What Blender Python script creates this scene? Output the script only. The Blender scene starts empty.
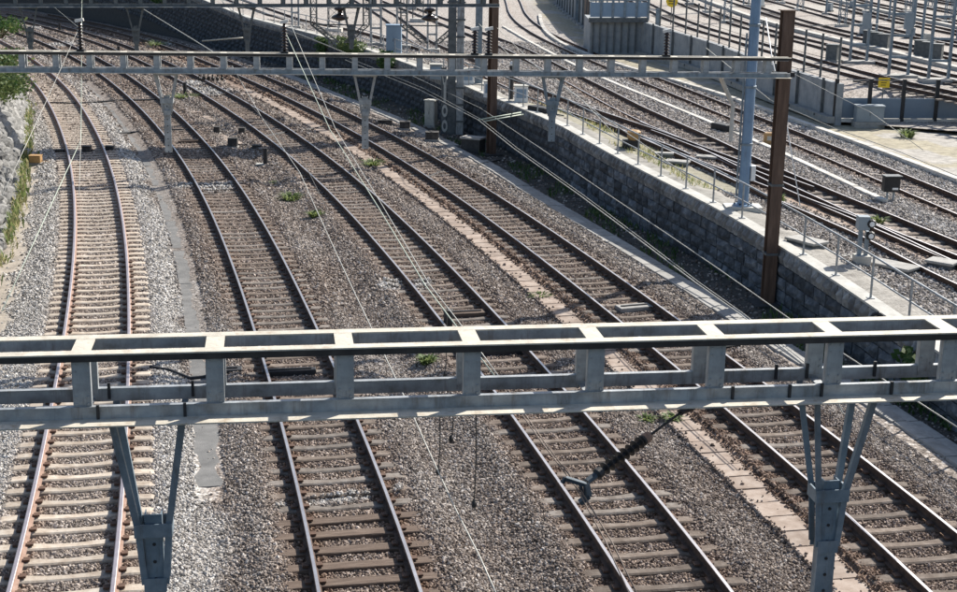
import bpy, math, random
import numpy as np
from mathutils import Vector, Matrix, noise
random.seed(7); rng = np.random.default_rng(7)
C = bpy.context.scene.collection
SC = bpy.context.scene

# ------------------------------------------------------------------ camera, light, exposure
FPX, PITCH, ROLL, CAMH = 1420.0, math.radians(14.95), math.radians(1.0), 9.73
cam = bpy.data.cameras.new('camera'); camo = bpy.data.objects.new('camera', cam); C.objects.link(camo)
cam.sensor_width = 36.0; cam.lens = FPX / 957 * 36; cam.clip_end = 2000; cam.clip_start = 0.1
camo.matrix_world = Matrix.Translation((0, 0, CAMH)) @ Matrix.Rotation(math.pi/2 - PITCH, 4, 'X') @ Matrix.Rotation(ROLL, 4, 'Z')
SC.camera = camo
SUN_EL, SUN_AZ = math.radians(37.5), math.radians(42.6)
w = bpy.data.worlds.new("World"); SC.world = w; w.use_nodes = True
nt = w.node_tree; bg = nt.nodes['Background']
sky = nt.nodes.new('ShaderNodeTexSky'); sky.sky_type = 'NISHITA'; sky.sun_disc = False
sky.sun_elevation = SUN_EL; sky.sun_rotation = SUN_AZ; sky.dust_density = 1.5
nt.links.new(sky.outputs[0], bg.inputs[0]); bg.inputs[1].default_value = 0.09
sl = bpy.data.lights.new('sun', 'SUN'); so = bpy.data.objects.new('sun', sl); C.objects.link(so)
sl.energy = 5.0; sl.angle = math.radians(0.53); sl.color = (1.0, 0.95, 0.87)
tos = Vector((math.sin(SUN_AZ)*math.cos(SUN_EL), math.cos(SUN_AZ)*math.cos(SUN_EL), math.sin(SUN_EL)))
so.rotation_euler = tos.to_track_quat('Z', 'Y').to_euler()
SC.view_settings.view_transform = 'Standard'; SC.view_settings.look = 'None'
SC.view_settings.exposure = 0.8; SC.view_settings.gamma = 1
SC.cycles.max_bounces = 5; SC.cycles.diffuse_bounces = 3

# ------------------------------------------------------------------ surveying: a sight line of the site photograph meets a level
def at(px, py, z):
    x = (px - 478.5) / FPX; y = -(py - 296) / FPX
    c, s = math.cos(ROLL), math.sin(ROLL); xr = c*x - s*y; yr = s*x + c*y
    cp, sp = math.cos(PITCH), math.sin(PITCH)
    d = Vector((xr, cp + yr*sp, -sp + yr*cp)); t = (z - CAMH) / d.z
    return Vector((d.x*t, d.y*t, z))
def atY(px, py, Y):
    x = (px - 478.5) / FPX; y = -(py - 296) / FPX
    c, s = math.cos(ROLL), math.sin(ROLL); xr = c*x - s*y; yr = s*x + c*y
    cp, sp = math.cos(PITCH), math.sin(PITCH)
    d = Vector((xr, cp + yr*sp, -sp + yr*cp)); t = Y / d.y
    return Vector((d.x*t, Y, CAMH + d.z*t))

# ------------------------------------------------------------------ materials
def ramp(nt, stops):
    r = nt.nodes.new('ShaderNodeValToRGB'); e = r.color_ramp.elements
    while len(e) < len(stops): e.new(0.5)
    for k, (p, c) in enumerate(stops):
        e[k].position = p; e[k].color = (*c, 1)
    return r
def mat(name, cols, scale=6.0, rough=0.8, metal=0.0, bump=0.0, bscale=None, detail=6, per_obj=0.0, stretch=None, spec=0.4, stain=None):
    m = bpy.data.materials.new(name); m.use_nodes = True; nt = m.node_tree; L = nt.links
    b = nt.nodes['Principled BSDF']; b.inputs['Roughness'].default_value = rough; b.inputs['Metallic'].default_value = metal
    b.inputs['Specular IOR Level'].default_value = spec
    tc = nt.nodes.new('ShaderNodeTexCoord'); vec = tc.outputs['Object']
    mp = nt.nodes.new('ShaderNodeMapping'); L.new(vec, mp.inputs[0]); vec = mp.outputs[0]
    if stretch: mp.inputs['Scale'].default_value = stretch
    if per_obj:
        oi = nt.nodes.new('ShaderNodeObjectInfo')
        mu = nt.nodes.new('ShaderNodeVectorMath'); mu.operation = 'SCALE'; mu.inputs[0].default_value = (37, 91, 53)
        L.new(oi.outputs['Random'], mu.inputs['Scale']); L.new(mu.outputs[0], mp.inputs['Location'])
    n = nt.nodes.new('ShaderNodeTexNoise'); n.inputs['Scale'].default_value = scale; n.inputs['Detail'].default_value = detail
    n.inputs['Roughness'].default_value = 0.65
    L.new(vec, n.inputs['Vector'])
    k = len(cols)
    r = ramp(nt, [(0.28 + 0.44*i/max(1, k-1), c) for i, c in enumerate(cols)])
    L.new(n.outputs['Fac'], r.inputs[0]); col = r.outputs[0]
    if per_obj:
        hsv = nt.nodes.new('ShaderNodeHueSaturation'); L.new(col, hsv.inputs['Color'])
        mr = nt.nodes.new('ShaderNodeMapRange'); L.new(oi.outputs['Random'], mr.inputs[0])
        mr.inputs['To Min'].default_value = 1 - per_obj; mr.inputs['To Max'].default_value = 1 + per_obj
        L.new(mr.outputs[0], hsv.inputs['Value']); col = hsv.outputs[0]
    if stain:
        m4 = nt.nodes.new('ShaderNodeMapping'); m4.inputs['Scale'].default_value = (9, 9, 1.2); L.new(tc.outputs['Object'], m4.inputs[0])
        n4 = nt.nodes.new('ShaderNodeTexNoise'); n4.inputs['Scale'].default_value = 1.0; n4.inputs['Detail'].default_value = 7; n4.inputs['Roughness'].default_value = .7; L.new(m4.outputs[0], n4.inputs['Vector'])
        r4 = ramp(nt, [(.52, (0, 0, 0)), (.70, (.75, .75, .75))]); L.new(n4.outputs['Fac'], r4.inputs[0])
        x4 = nt.nodes.new('ShaderNodeMix'); x4.data_type = 'RGBA'; L.new(r4.outputs[0], x4.inputs['Factor']); L.new(col, x4.inputs[6]); x4.inputs[7].default_value = (*stain, 1); col = x4.outputs[2]
    L.new(col, b.inputs['Base Color'])
    if bump:
        n2 = nt.nodes.new('ShaderNodeTexNoise'); n2.inputs['Scale'].default_value = bscale or scale*4; n2.inputs['Detail'].default_value = 5
        L.new(vec, n2.inputs['Vector'])
        bp = nt.nodes.new('ShaderNodeBump'); bp.inputs['Strength'].default_value = bump; bp.inputs['Distance'].default_value = 0.02
        L.new(n2.outputs['Fac'], bp.inputs['Height']); L.new(bp.outputs[0], b.inputs['Normal'])
    return m

M = {}
M['rail_top'] = mat('polished_rail_steel', [(.40, .38, .38), (.58, .56, .56)], 3, rough=.42, metal=.9, stretch=(1, 1, 1))
M['rail_top_mauve'] = mat('worn_mauve_rail_steel', [(.36, .31, .32), (.50, .45, .46)], 4, rough=.45, metal=.75)
M['rail_side'] = mat('rusty_rail_steel', [(.035, .022, .017), (.075, .045, .032), (.12, .075, .052)], 9, rough=.85, bump=.3)
M['rail_side_pale'] = mat('dusty_rail_steel', [(.16, .10, .075), (.26, .17, .13), (.31, .22, .18)], 6, rough=.85, bump=.2)
M['conc_pale'] = mat('pale_concrete_sleeper', [(.26, .20, .15), (.40, .34, .275), (.49, .445, .385)], 5, rough=.9, bump=.25, per_obj=.16)
M['conc_brown'] = mat('dusty_concrete_sleeper', [(.075, .052, .039), (.135, .105, .083), (.22, .185, .158)], 5, rough=.9, bump=.3, per_obj=.25)
M['conc_grey'] = mat('grey_concrete_sleeper', [(.085, .068, .055), (.155, .132, .113), (.23, .21, .19)], 5, rough=.9, bump=.3, per_obj=.2)
M['wood'] = mat('old_wood_sleeper', [(.065, .045, .034), (.125, .088, .066), (.20, .155, .122)], 7, rough=.92, bump=.5, per_obj=.22, stretch=(.35, 4, 4))
M['clip'] = mat('rusty_clip', [(.06, .035, .025), (.13, .075, .05)], 12, rough=.85)
M['galv'] = mat('galvanised_steel', [(.18, .175, .165), (.27, .285, .295), (.35, .37, .385), (.43, .45, .46)], 4.5, rough=.55, metal=.35, bump=.12, bscale=40, stain=(.13, .10, .075))
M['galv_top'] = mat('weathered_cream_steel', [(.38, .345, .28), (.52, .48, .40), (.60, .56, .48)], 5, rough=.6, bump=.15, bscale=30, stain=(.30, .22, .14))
M['galv_blue'] = mat('blue_grey_steel', [(.12, .16, .195), (.175, .225, .27), (.25, .295, .335)], 5, rough=.5, metal=.25, bump=.12, bscale=40, stain=(.12, .11, .10))
M['galv_dark'] = mat('dark_weathered_steel', [(.065, .072, .077), (.11, .12, .125), (.16, .17, .17)], 5, rough=.6, metal=.3, bump=.15)
M['chord_shade'] = mat('shaded_chord_face', [(.022, .02, .019), (.04, .036, .033), (.07, .062, .055)], 4, rough=.75)  # backlit shade of the front chord face, painted into its colour
M['box_dark'] = mat('dusty_black_box', [(.02, .019, .018), (.05, .046, .042), (.11, .098, .085)], 5, rough=.75)
M['blue_pole'] = mat('blue_painted_pole', [(.13, .21, .32), (.165, .26, .385), (.20, .30, .42)], 2.5, rough=.45, stain=(.13, .17, .21))
M['brown_pole'] = mat('rust_brown_pole', [(.055, .034, .025), (.105, .064, .045), (.17, .11, .08)], 3, rough=.7, bump=.2, stretch=(2, 2, .3))
M['near_black'] = mat('black_rubber', [(.012, .012, .014), (.03, .03, .032)], 10, rough=.6)
M['porcelain'] = mat('brown_glazed_insulator', [(.018, .012, .011), (.04, .024, .02)], 6, rough=.22, spec=.6)
M['ins_white'] = mat('white_glazed_insulator', [(.6, .58, .54), (.7, .69, .66)], 6, rough=.3)
M['wire_pale'] = mat('pale_aluminium_wire', [(.36, .355, .32), (.46, .45, .41)], 3, rough=.5, metal=.2)
M['wire_green'] = mat('verdigris_copper_wire', [(.33, .38, .31), (.42, .46, .38)], 3, rough=.6)
M['wire_dark'] = mat('dark_copper_wire', [(.05, .045, .042), (.09, .085, .08)], 3, rough=.6)
M['wire_rust'] = mat('rusty_wire', [(.10, .075, .06), (.18, .14, .115)], 5, rough=.7)
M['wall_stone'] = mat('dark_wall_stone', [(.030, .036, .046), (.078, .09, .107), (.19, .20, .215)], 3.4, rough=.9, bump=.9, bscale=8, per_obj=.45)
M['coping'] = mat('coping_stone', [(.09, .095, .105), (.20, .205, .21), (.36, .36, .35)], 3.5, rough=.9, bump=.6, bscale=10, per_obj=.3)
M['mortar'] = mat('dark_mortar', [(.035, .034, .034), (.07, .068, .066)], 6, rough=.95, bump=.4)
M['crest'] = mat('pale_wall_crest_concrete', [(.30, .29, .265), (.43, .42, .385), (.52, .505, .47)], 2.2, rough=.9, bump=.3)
M['bank_soil'] = mat('bank_soil', [(.04, .05, .02), (.085, .085, .05), (.14, .13, .09)], 3, rough=.95, bump=.6)
M['rubble'] = mat('pale_rubble_stone', [(.10, .10, .095), (.20, .195, .185), (.32, .315, .30)], 4, rough=.9, bump=.6, bscale=12, per_obj=.3)
M['conc_wall'] = mat('grey_concrete_wall', [(.19, .205, .215), (.275, .29, .30), (.34, .35, .355)], 1.6, rough=.9, bump=.15)
M['conc_light'] = mat('light_concrete', [(.36, .34, .30), (.50, .475, .43), (.58, .56, .52)], 3, rough=.9, bump=.2, per_obj=.12)
M['duct'] = mat('grey_trough_lid', [(.22, .215, .20), (.31, .30, .28), (.38, .37, .345)], 4, rough=.9, bump=.2, per_obj=.14)
M['tan'] = mat('rust_dusted_slab', [(.18, .132, .10), (.28, .22, .178), (.37, .31, .262)], 3, rough=.92, bump=.25, per_obj=.14)
M['asphalt'] = mat('grey_asphalt', [(.095, .094, .092), (.145, .143, .138), (.20, .195, .188)], 2.2, rough=.95, bump=.4, bscale=60, per_obj=.1, detail=10)
M['clamp_blue'] = mat('dark_blue_clamp', [(.035, .05, .065), (.07, .09, .11)], 8, rough=.5, metal=.4)
M['panel'] = mat('blue_grey_panel', [(.115, .155, .20), (.14, .185, .235), (.165, .21, .26)], 1.2, rough=.5)
M['bluebox'] = mat('light_blue_panel', [(.20, .28, .37), (.24, .33, .43)], 1.0, rough=.5)
M['brownfence'] = mat('brown_slat', [(.13, .095, .075), (.20, .15, .12)], 3, rough=.8)
M['cabinet'] = mat('grey_cabinet', [(.21, .25, .28), (.27, .31, .34)], 2, rough=.55)
M['cab_white'] = mat('weathered_white_cabinet', [(.32, .315, .28), (.44, .43, .39), (.52, .51, .47)], 3, rough=.8)
M['white'] = mat('white_paint', [(.68, .68, .67), (.8, .8, .79)], 3, rough=.6)
M['yellow'] = mat('yellow_sign', [(.70, .47, .02), (.76, .53, .03)], 3, rough=.5)
M['orange'] = mat('orange_box', [(.33, .19, .08), (.42, .26, .11)], 5, rough=.7)
M['stem'] = mat('plant_stem', [(.09, .075, .04), (.15, .12, .07)], 6, rough=.9)
def leafmat(name, cols):
    m = mat(name, cols, 9, rough=.6)
    b = m.node_tree.nodes['Principled BSDF']
    tr = m.node_tree.nodes.new('ShaderNodeBsdfTranslucent'); mx = m.node_tree.nodes.new('ShaderNodeMixShader'); mx.inputs[0].default_value = .35
    out = m.node_tree.nodes['Material Output']; L = m.node_tree.links
    tr.inputs[0].default_value = (*[c*1.3 for c in cols[-1]], 1)
    L.new(b.outputs[0], mx.inputs[1]); L.new(tr.outputs[0], mx.inputs[2]); L.new(mx.outputs[0], out.inputs[0])
    return m
M['leaf'] = leafmat('fresh_leaf', [(.055, .09, .024), (.10, .148, .042), (.165, .205, .075)])
M['leaf_dark'] = leafmat('dark_leaf', [(.018, .05, .012), (.04, .09, .02), (.06, .12, .03)])
M['grass_dry'] = leafmat('dry_grass', [(.16, .17, .06), (.24, .24, .10), (.33, .30, .16)])

# ------------------------------------------------------------------ mesh building
class MB:
    def __init__(s): s.v = []; s.f = []; s.m = []
    def quad(s, a, b, c, d, mi=0):
        i = len(s.v); s.v += [tuple(a), tuple(b), tuple(c), tuple(d)]; s.f.append((i, i+1, i+2, i+3)); s.m.append(mi)
    def hexa(s, p, mi=0, mtop=None):
        i = len(s.v); s.v += [tuple(q) for q in p]
        for k, f in enumerate(((0, 3, 2, 1), (4, 5, 6, 7), (0, 1, 5, 4), (1, 2, 6, 5), (2, 3, 7, 6), (3, 0, 4, 7))):
            s.f.append(tuple(i+j for j in f)); s.m.append(mtop if (k == 1 and mtop is not None) else mi)
    def box(s, x0, x1, y0, y1, z0, z1, mi=0, mtop=None):
        s.hexa([(x0, y0, z0), (x1, y0, z0), (x1, y1, z0), (x0, y1, z0), (x0, y0, z1), (x1, y0, z1), (x1, y1, z1), (x0, y1, z1)], mi, mtop)
    def bar(s, p, q, wd, ht=None, up=(0, 0, 1), mi=0):
        p = Vector(p); q = Vector(q); ht = ht or wd; d = (q-p).normalized(); up = Vector(up)
        if abs(d.dot(up)) > .97: up = Vector((0, 1, 0))
        a = d.cross(up).normalized()*wd/2; b = a.cross(d).normalized()*ht/2
        s.hexa([p-a-b, p+a-b, q+a-b, q-a-b, p-a+b, p+a+b, q+a+b, q-a+b], mi)
    def tube(s, pts, r, n=6, mi=0, caps=True):
        pts = [Vector(p) for p in pts]; rings = []; ref = None
        for k, p in enumerate(pts):
            d = (pts[min(k+1, len(pts)-1)] - pts[max(k-1, 0)]).normalized()
            if ref is None: ref = Vector((0, 0, 1)) if abs(d.z) < .9 else Vector((0, 1, 0))
            a = d.cross(ref).normalized(); b = a.cross(d).normalized(); ref = b
            rr = r[k] if isinstance(r, (list, tuple)) else r
            i = len(s.v); rings.append(i)
            for j in range(n):
                t = 2*math.pi*j/n; s.v.append(tuple(p + a*(rr*math.cos(t)) + b*(rr*math.sin(t))))
        for k in range(len(rings)-1):
            for j in range(n):
                a, b = rings[k], rings[k+1]; s.f.append((a+j, a+(j+1) % n, b+(j+1) % n, b+j)); s.m.append(mi)
        if caps:
            s.f.append(tuple(rings[0]+j for j in reversed(range(n)))); s.m.append(mi)
            s.f.append(tuple(rings[-1]+j for j in range(n))); s.m.append(mi)
    def lathe(s, c, prof, n=10, mi=0, axis=None):
        c = Vector(c); z = Vector(axis).normalized() if axis is not None else Vector((0, 0, 1))
        a = z.orthogonal().normalized(); b = z.cross(a); rings = []
        for (r, h) in prof:
            i = len(s.v); rings.append(i)
            for j in range(n):
                t = 2*math.pi*j/n; s.v.append(tuple(c + z*h + a*(r*math.cos(t)) + b*(r*math.sin(t))))
        for k in range(len(rings)-1):
            for j in range(n):
                p, q = rings[k], rings[k+1]; s.f.append((p+j, p+(j+1) % n, q+(j+1) % n, q+j)); s.m.append(mi)
        s.f.append(tuple(rings[0]+j for j in reversed(range(n)))); s.m.append(mi)
        s.f.append(tuple(rings[-1]+j for j in range(n))); s.m.append(mi)
    def mesh(s, name, mats, off=None, smooth=False):
        me = bpy.data.meshes.new(name)
        v = s.v if off is None else [(x-off[0], y-off[1], z-off[2]) for x, y, z in s.v]
        me.from_pydata(v, [], s.f); me.update()
        for m in (mats if isinstance(mats, (list, tuple)) else [mats]): me.materials.append(m)
        me.polygons.foreach_set('material_index', s.m)
        if smooth: me.polygons.foreach_set('use_smooth', [True]*len(s.f))
        return me
    def build(s, name, mats, parent=None, local=False, smooth=False, origin=None):
        if parent is not None and not local:
            off = wl(parent)
        else: off = origin
        o = bpy.data.objects.new(name, s.mesh(name, mats, off, smooth)); C.objects.link(o)
        if parent is not None: o.parent = parent
        elif origin is not None: o.location = origin
        return o
def wl(o):
    p = Vector(o.location)
    while o.parent is not None: o = o.parent; p = p + Vector(o.location)
    return p
def tag(o, label=None, cat=None, group=None, kind=None):
    if label: o['label'] = label
    if cat: o['category'] = cat
    if group: o['group'] = group
    if kind: o['kind'] = kind
    return o
def thing(name, loc, label, cat, group=None, rz=0.0):
    o = bpy.data.objects.new(name, None); C.objects.link(o); o.empty_display_size = .2
    o.location = loc; o.rotation_euler = (0, 0, rz)
    return tag(o, label, cat, group)
def put(name, me, parent, loc, rz=0.0, scl=None):
    o = bpy.data.objects.new(name, me); C.objects.link(o); o.parent = parent
    o.location = loc; o.rotation_euler = (0, 0, rz)
    if scl: o.scale = scl
    return o
def bevel(o, wd=.01, seg=1):
    m = o.modifiers.new('bevel', 'BEVEL'); m.width = wd; m.segments = seg; m.limit_method = 'ANGLE'

# ------------------------------------------------------------------ alignment of the tracks (centre lines, metres)
def table(Y, X, zf=lambda y: 0.0):
    return np.array(Y, float), np.array(X, float)
YS = np.array([18, 20, 25, 30, 40, 50, 60, 70, 80, 90, 100, 110, 120, 130, 140.])
CEN = {
 1: (YS[:13], np.array([-5.88, -6.28, -7.36, -8.51, -10.99, -13.77, -16.88, -20.32, -24.08, -28.27, -32.86, -37.85, -43.2])),
 2: (YS[:14], np.array([-1.29, -1.68, -2.75, -3.92, -6.42, -9.18, -12.28, -15.73, -19.5, -23.6, -28.15, -33.2, -38.75, -44.9])),
 3: (YS, np.array([3.4, 3.03, 1.98, .83, -1.68, -4.48, -7.65, -11.21, -15.13, -19.35, -23.89, -28.87, -34.47, -40.7, -47.5])),
 4: (YS, np.array([7.96, 7.6, 6.56, 5.39, 2.85, .03, -3.16, -6.76, -10.71, -14.93, -19.4, -24.3, -29.94, -36.4, -43.7])),
}
def spline(Y, X):
    """natural cubic spline, linear beyond the ends"""
    n = len(Y); h = np.diff(Y); A = np.eye(n); r = np.zeros(n)
    for i in range(1, n-1):
        A[i, i-1] = h[i-1]; A[i, i] = 2*(h[i-1]+h[i]); A[i, i+1] = h[i]
        r[i] = 6*((X[i+1]-X[i])/h[i] - (X[i]-X[i-1])/h[i-1])
    m = np.linalg.solve(A, r)
    def f(y):
        y = np.asarray(y, float); yc = np.clip(y, Y[0], Y[-1]); i = np.clip(np.searchsorted(Y, yc)-1, 0, n-2)
        a = (Y[i+1]-yc)/h[i]; b = 1-a
        x = a*X[i] + b*X[i+1] + ((a**3-a)*m[i] + (b**3-b)*m[i+1])*h[i]**2/6
        s = (X[i+1]-X[i])/h[i] - (3*a*a-1)/6*h[i]*m[i] + (3*b*b-1)/6*h[i]*m[i+1]
        return x + s*(y-yc)
    return f
XC = {k: spline(*v) for k, v in CEN.items()}
def poly_track(c, ym, ys, y0, y1):
    c = np.array(c); yy = np.linspace(y0, y1, 16); return spline(yy, np.polyval(c, (yy-ym)/ys))
XU = {
 3: poly_track([-1.6495, 1.7033, 3.6986, -0.1769, -10.145, 9.7286], 80.158, 55.266, 44.0, 154.4),
 2: poly_track([-1.8879, 2.2639, -5.0725, 7.142], 63.657, 33.858, 38.7, 106.5),
 1: poly_track([-1.7552, 3.853, -9.1163, -0.1481], 79.321, 41.436, 52.7, 135.7),
}
XU0 = poly_track([-0.1454, -7.8302, -11.3194], 107.792, 22.811, 88, 134.5)
def arc(f, y0, y1, step):
    """points every step metres along the curve x=f(y): arrays y, x, heading angle (tangent from +Y)"""
    yy = np.linspace(y0, y1, 4000); xx = f(yy); s = np.r_[0, np.cumsum(np.hypot(np.diff(yy), np.diff(xx)))]
    st = np.arange(0, s[-1], step); Y = np.interp(st, s, yy)
    X = f(Y); sl = (f(Y+.05) - f(Y-.05))/.1
    return Y, X, sl

# heights
CRY = [20, 31, 38, 42, 47, 56, 67, 77, 87, 97, 105, 110, 122, 135, 240]
CRZ = [.70, .97, 1.2, 1.38, 1.52, 1.75, 1.70, 1.87, 2.07, 2.2, 2.4, 2.9, 4.2, 5.2, 5.5]
def crest_z(Y): return np.interp(Y, CRY, CRZ)
def upper_z(Y): return np.interp(Y, [20, 40, 100, 160, 300], [.72, .82, 1.05, 1.25, 1.4])
# plan of the wall
WPY = np.array([20, 25, 31, 37.9, 42, 47, 56.6, 67.3, 77.3, 87, 97, 105, 110, 122, 140, 160.])
WPX = np.array([11.3, 10.5, 9.5, 8.25, 7.15, 5.5, 3.1, -.1, -3.7, -7.9, -12.8, -17.4, -20.4, -28, -40.4, -56.])
_wf = spline(WPY, WPX)
def wall_x(Y):
    """gently smoothed plan line"""
    Y = np.asarray(Y, float); return sum(_wf(Y+d)*w_ for d, w_ in ((-6, .1), (-3, .25), (0, .3), (3, .25), (6, .1)))
def rail_level(x, y):
    """level of the upper ground at the rails: falls gently from the wall crest to the far side"""
    c = crest_z(np.minimum(y, 105)); u = upper_z(y); t = np.clip((x-wall_x(y))/13, 0, 1); t = t*t*(3-2*t)
    return c*(1-t) + u*t
def atu(px, py, dz=0.0):
    z = 1.2
    for _ in range(40): p = at(px, py, z); z = .5*z + .5*(float(rail_level(p.x, p.y)) + dz)
    return p
# ------------------------------------------------------------------ ballast material (per-stone colour cells; zones are real ballast kinds)
def ballast_mat(name, instanced):
    m = bpy.data.materials.new(name); m.use_nodes = True; nt = m.node_tree; L = nt.links; N = nt.nodes
    b = N['Principled BSDF']; b.inputs['Roughness'].default_value = .9; b.inputs['Specular IOR Level'].default_value = .25
    at_ = N.new('ShaderNodeAttribute'); at_.attribute_name = 'tone'
    if instanced:
        at_.attribute_type = 'INSTANCER'
        oi = N.new('ShaderNodeObjectInfo'); rnd = oi.outputs['Random']
    else:
        tc = N.new('ShaderNodeTexCoord'); vo = N.new('ShaderNodeTexVoronoi'); vo.inputs['Scale'].default_value = 15
        L.new(tc.outputs['Object'], vo.inputs['Vector']); sp = N.new('ShaderNodeSeparateColor'); L.new(vo.outputs['Color'], sp.inputs[0]); rnd = sp.outputs[0]
    brown = ramp(nt, [(0, (.06, .045, .036)), (.25, (.13, .097, .076)), (.55, (.205, .16, .13)), (.85, (.30, .25, .212)), (1, (.48, .43, .385))])
    pale = ramp(nt, [(0, (.13, .118, .105)), (.22, (.29, .27, .245)), (.55, (.44, .415, .38)), (.85, (.56, .535, .50)), (1, (.70, .68, .65))])
    L.new(rnd, brown.inputs[0]); L.new(rnd, pale.inputs[0])
    mx = N.new('ShaderNodeMix'); mx.data_type = 'RGBA'; L.new(at_.outputs['Fac'], mx.inputs['Factor'])
    L.new(brown.outputs[0], mx.inputs[6]); L.new(pale.outputs[0], mx.inputs[7]); col = mx.outputs[2]
    # rust dust near the rails, soil where no stone lies
    ar = N.new('ShaderNodeAttribute'); ar.attribute_name = 'rust'
    if instanced: ar.attribute_type = 'INSTANCER'
    m2 = N.new('ShaderNodeMix'); m2.data_type = 'RGBA'; m2.blend_type = 'MULTIPLY'; L.new(ar.outputs['Fac'], m2.inputs['Factor'])
    L.new(col, m2.inputs[6]); m2.inputs[7].default_value = (.80, .60, .47, 1); col = m2.outputs[2]
    if not instanced:
        ad = N.new('ShaderNodeAttribute'); ad.attribute_name = 'soil'
        as_ = N.new('ShaderNodeAttribute'); as_.attribute_name = 'soilcol'
        ns = N.new('ShaderNodeTexNoise'); ns.inputs['Scale'].default_value = 3; ns.inputs['Detail'].default_value = 8; L.new(tc.outputs['Object'], ns.inputs['Vector'])
        mr = N.new('ShaderNodeMapRange'); L.new(ns.outputs['Fac'], mr.inputs[0]); mr.inputs[1].default_value = .3; mr.inputs[2].default_value = .7; mr.inputs[3].default_value = .65; mr.inputs[4].default_value = 1.3
        vm = N.new('ShaderNodeMix'); vm.data_type = 'RGBA'; vm.blend_type = 'MULTIPLY'; vm.inputs['Factor'].default_value = 1
        L.new(as_.outputs['Color'], vm.inputs[6]); L.new(mr.outputs[0], vm.inputs[7])
        m3 = N.new('ShaderNodeMix'); m3.data_type = 'RGBA'; L.new(ad.outputs['Fac'], m3.inputs['Factor']); L.new(col, m3.inputs[6]); L.new(vm.outputs[2], m3.inputs[7]); col = m3.outputs[2]
        bp = N.new('ShaderNodeBump'); bp.inputs['Strength'].default_value = .9; bp.inputs['Distance'].default_value = .03; bp.invert = True
        iv = N.new('ShaderNodeMath'); iv.operation = 'SUBTRACT'; iv.inputs[0].default_value = 1.15; L.new(ad.outputs['Fac'], iv.inputs[1])
        mm = N.new('ShaderNodeMath'); mm.operation = 'MULTIPLY'; L.new(vo.outputs['Distance'], mm.inputs[0]); L.new(iv.outputs[0], mm.inputs[1])
        L.new(mm.outputs[0], bp.inputs['Height']); L.new(bp.outputs[0], b.inputs['Normal'])
    L.new(col, b.inputs['Base Color'])
    return m
M['ballast'] = ballast_mat('ballast_bed_material', False)
M['stone'] = ballast_mat('ballast_stone_material', True)

# ------------------------------------------------------------------ lower ground
def sstep(a, b, x):
    t = np.clip((x-a)/(b-a), 0, 1); return t*t*(3-2*t)
def tfields(x, y):
    """signed offset of the nearest lower track and which one"""
    best = np.full(x.shape, 1e9); which = np.zeros(x.shape, int); sd = np.zeros(x.shape)
    for k, f in XC.items():
        sl = (f(y+.05)-f(y-.05))/.1; d = (x-f(y))/np.sqrt(1+sl*sl)
        m = np.abs(d) < best; best = np.where(m, np.abs(d), best); which = np.where(m, k, which); sd = np.where(m, d, sd)
    return best, which, sd
def off(k, x, y):
    f = XC[k]; sl = (f(y+.05)-f(y-.05))/.1; return (x-f(y))/np.sqrt(1+sl*sl)
def vnoise(x, y, s, seed=0):
    """smooth value noise"""
    r = np.random.default_rng(seed).random((64, 64))
    X = x*s; Y = y*s; ix = np.floor(X).astype(int); iy = np.floor(Y).astype(int); fx = X-ix; fy = Y-iy
    fx = fx*fx*(3-2*fx); fy = fy*fy*(3-2*fy)
    g = lambda a, b: r[a % 64, b % 64]
    return (g(ix, iy)*(1-fx)+g(ix+1, iy)*fx)*(1-fy) + (g(ix, iy+1)*(1-fx)+g(ix+1, iy+1)*fx)*fy
def lower_z(x, y):
    d, k, s = tfields(x, y)
    z = -.243 + np.where(k == 1, .04, .075)*np.exp(-((d-1.4)/.33)**2) - .07*sstep(1.5, 2.3, d)
    d4 = off(4, x, y); wk = (d4 < -1.3) & (d4 > -2.1); z = np.where(wk, np.minimum(z, -.275), z); z = z - .12*sstep(2.9, 3.3, d4)
    d1 = off(1, x, y); z = z - .04*sstep(-2.2, -2.7, d1)
    return z + (vnoise(x, y, 2.1, 1)-.5)*.035*sstep(.9, 1.6, d) + (vnoise(x, y, 5.3, 2)-.5)*.02
WHITE = [(at(218, 187, -.2), .85), (at(203, 186.5, -.2), .6), (at(184, 186, -.2), .6), (at(199, 90, -.2), 1.3), (at(214, 93, -.2), 1.3), (at(192, 84, -.2), 1.2), (at(393, 283, -.2), .5), (at(312, 501, -.2), .16), (at(325, 499.5, -.2), .17), (at(338, 498, -.2), .17), (at(352, 496, -.2), .17), (at(366, 495, -.2), .16), (at(280, 506, -.2), .22), (at(398, 491, -.2), .18), (at(420, 285, -.2), .5), (at(160, 45, -.2), 1.6), (at(60, 45, -.2), 1.5), (at(40, 27, -.2), 1.5)]
def white(x, y):
    n = vnoise(x, y, .9, 3); v = np.zeros_like(x)
    for p, r in WHITE: v = np.maximum(v, sstep(r, r*.45, np.hypot(x-p.x, (y-p.y)*.55) + (n-.5)*.35))
    return v
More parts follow.
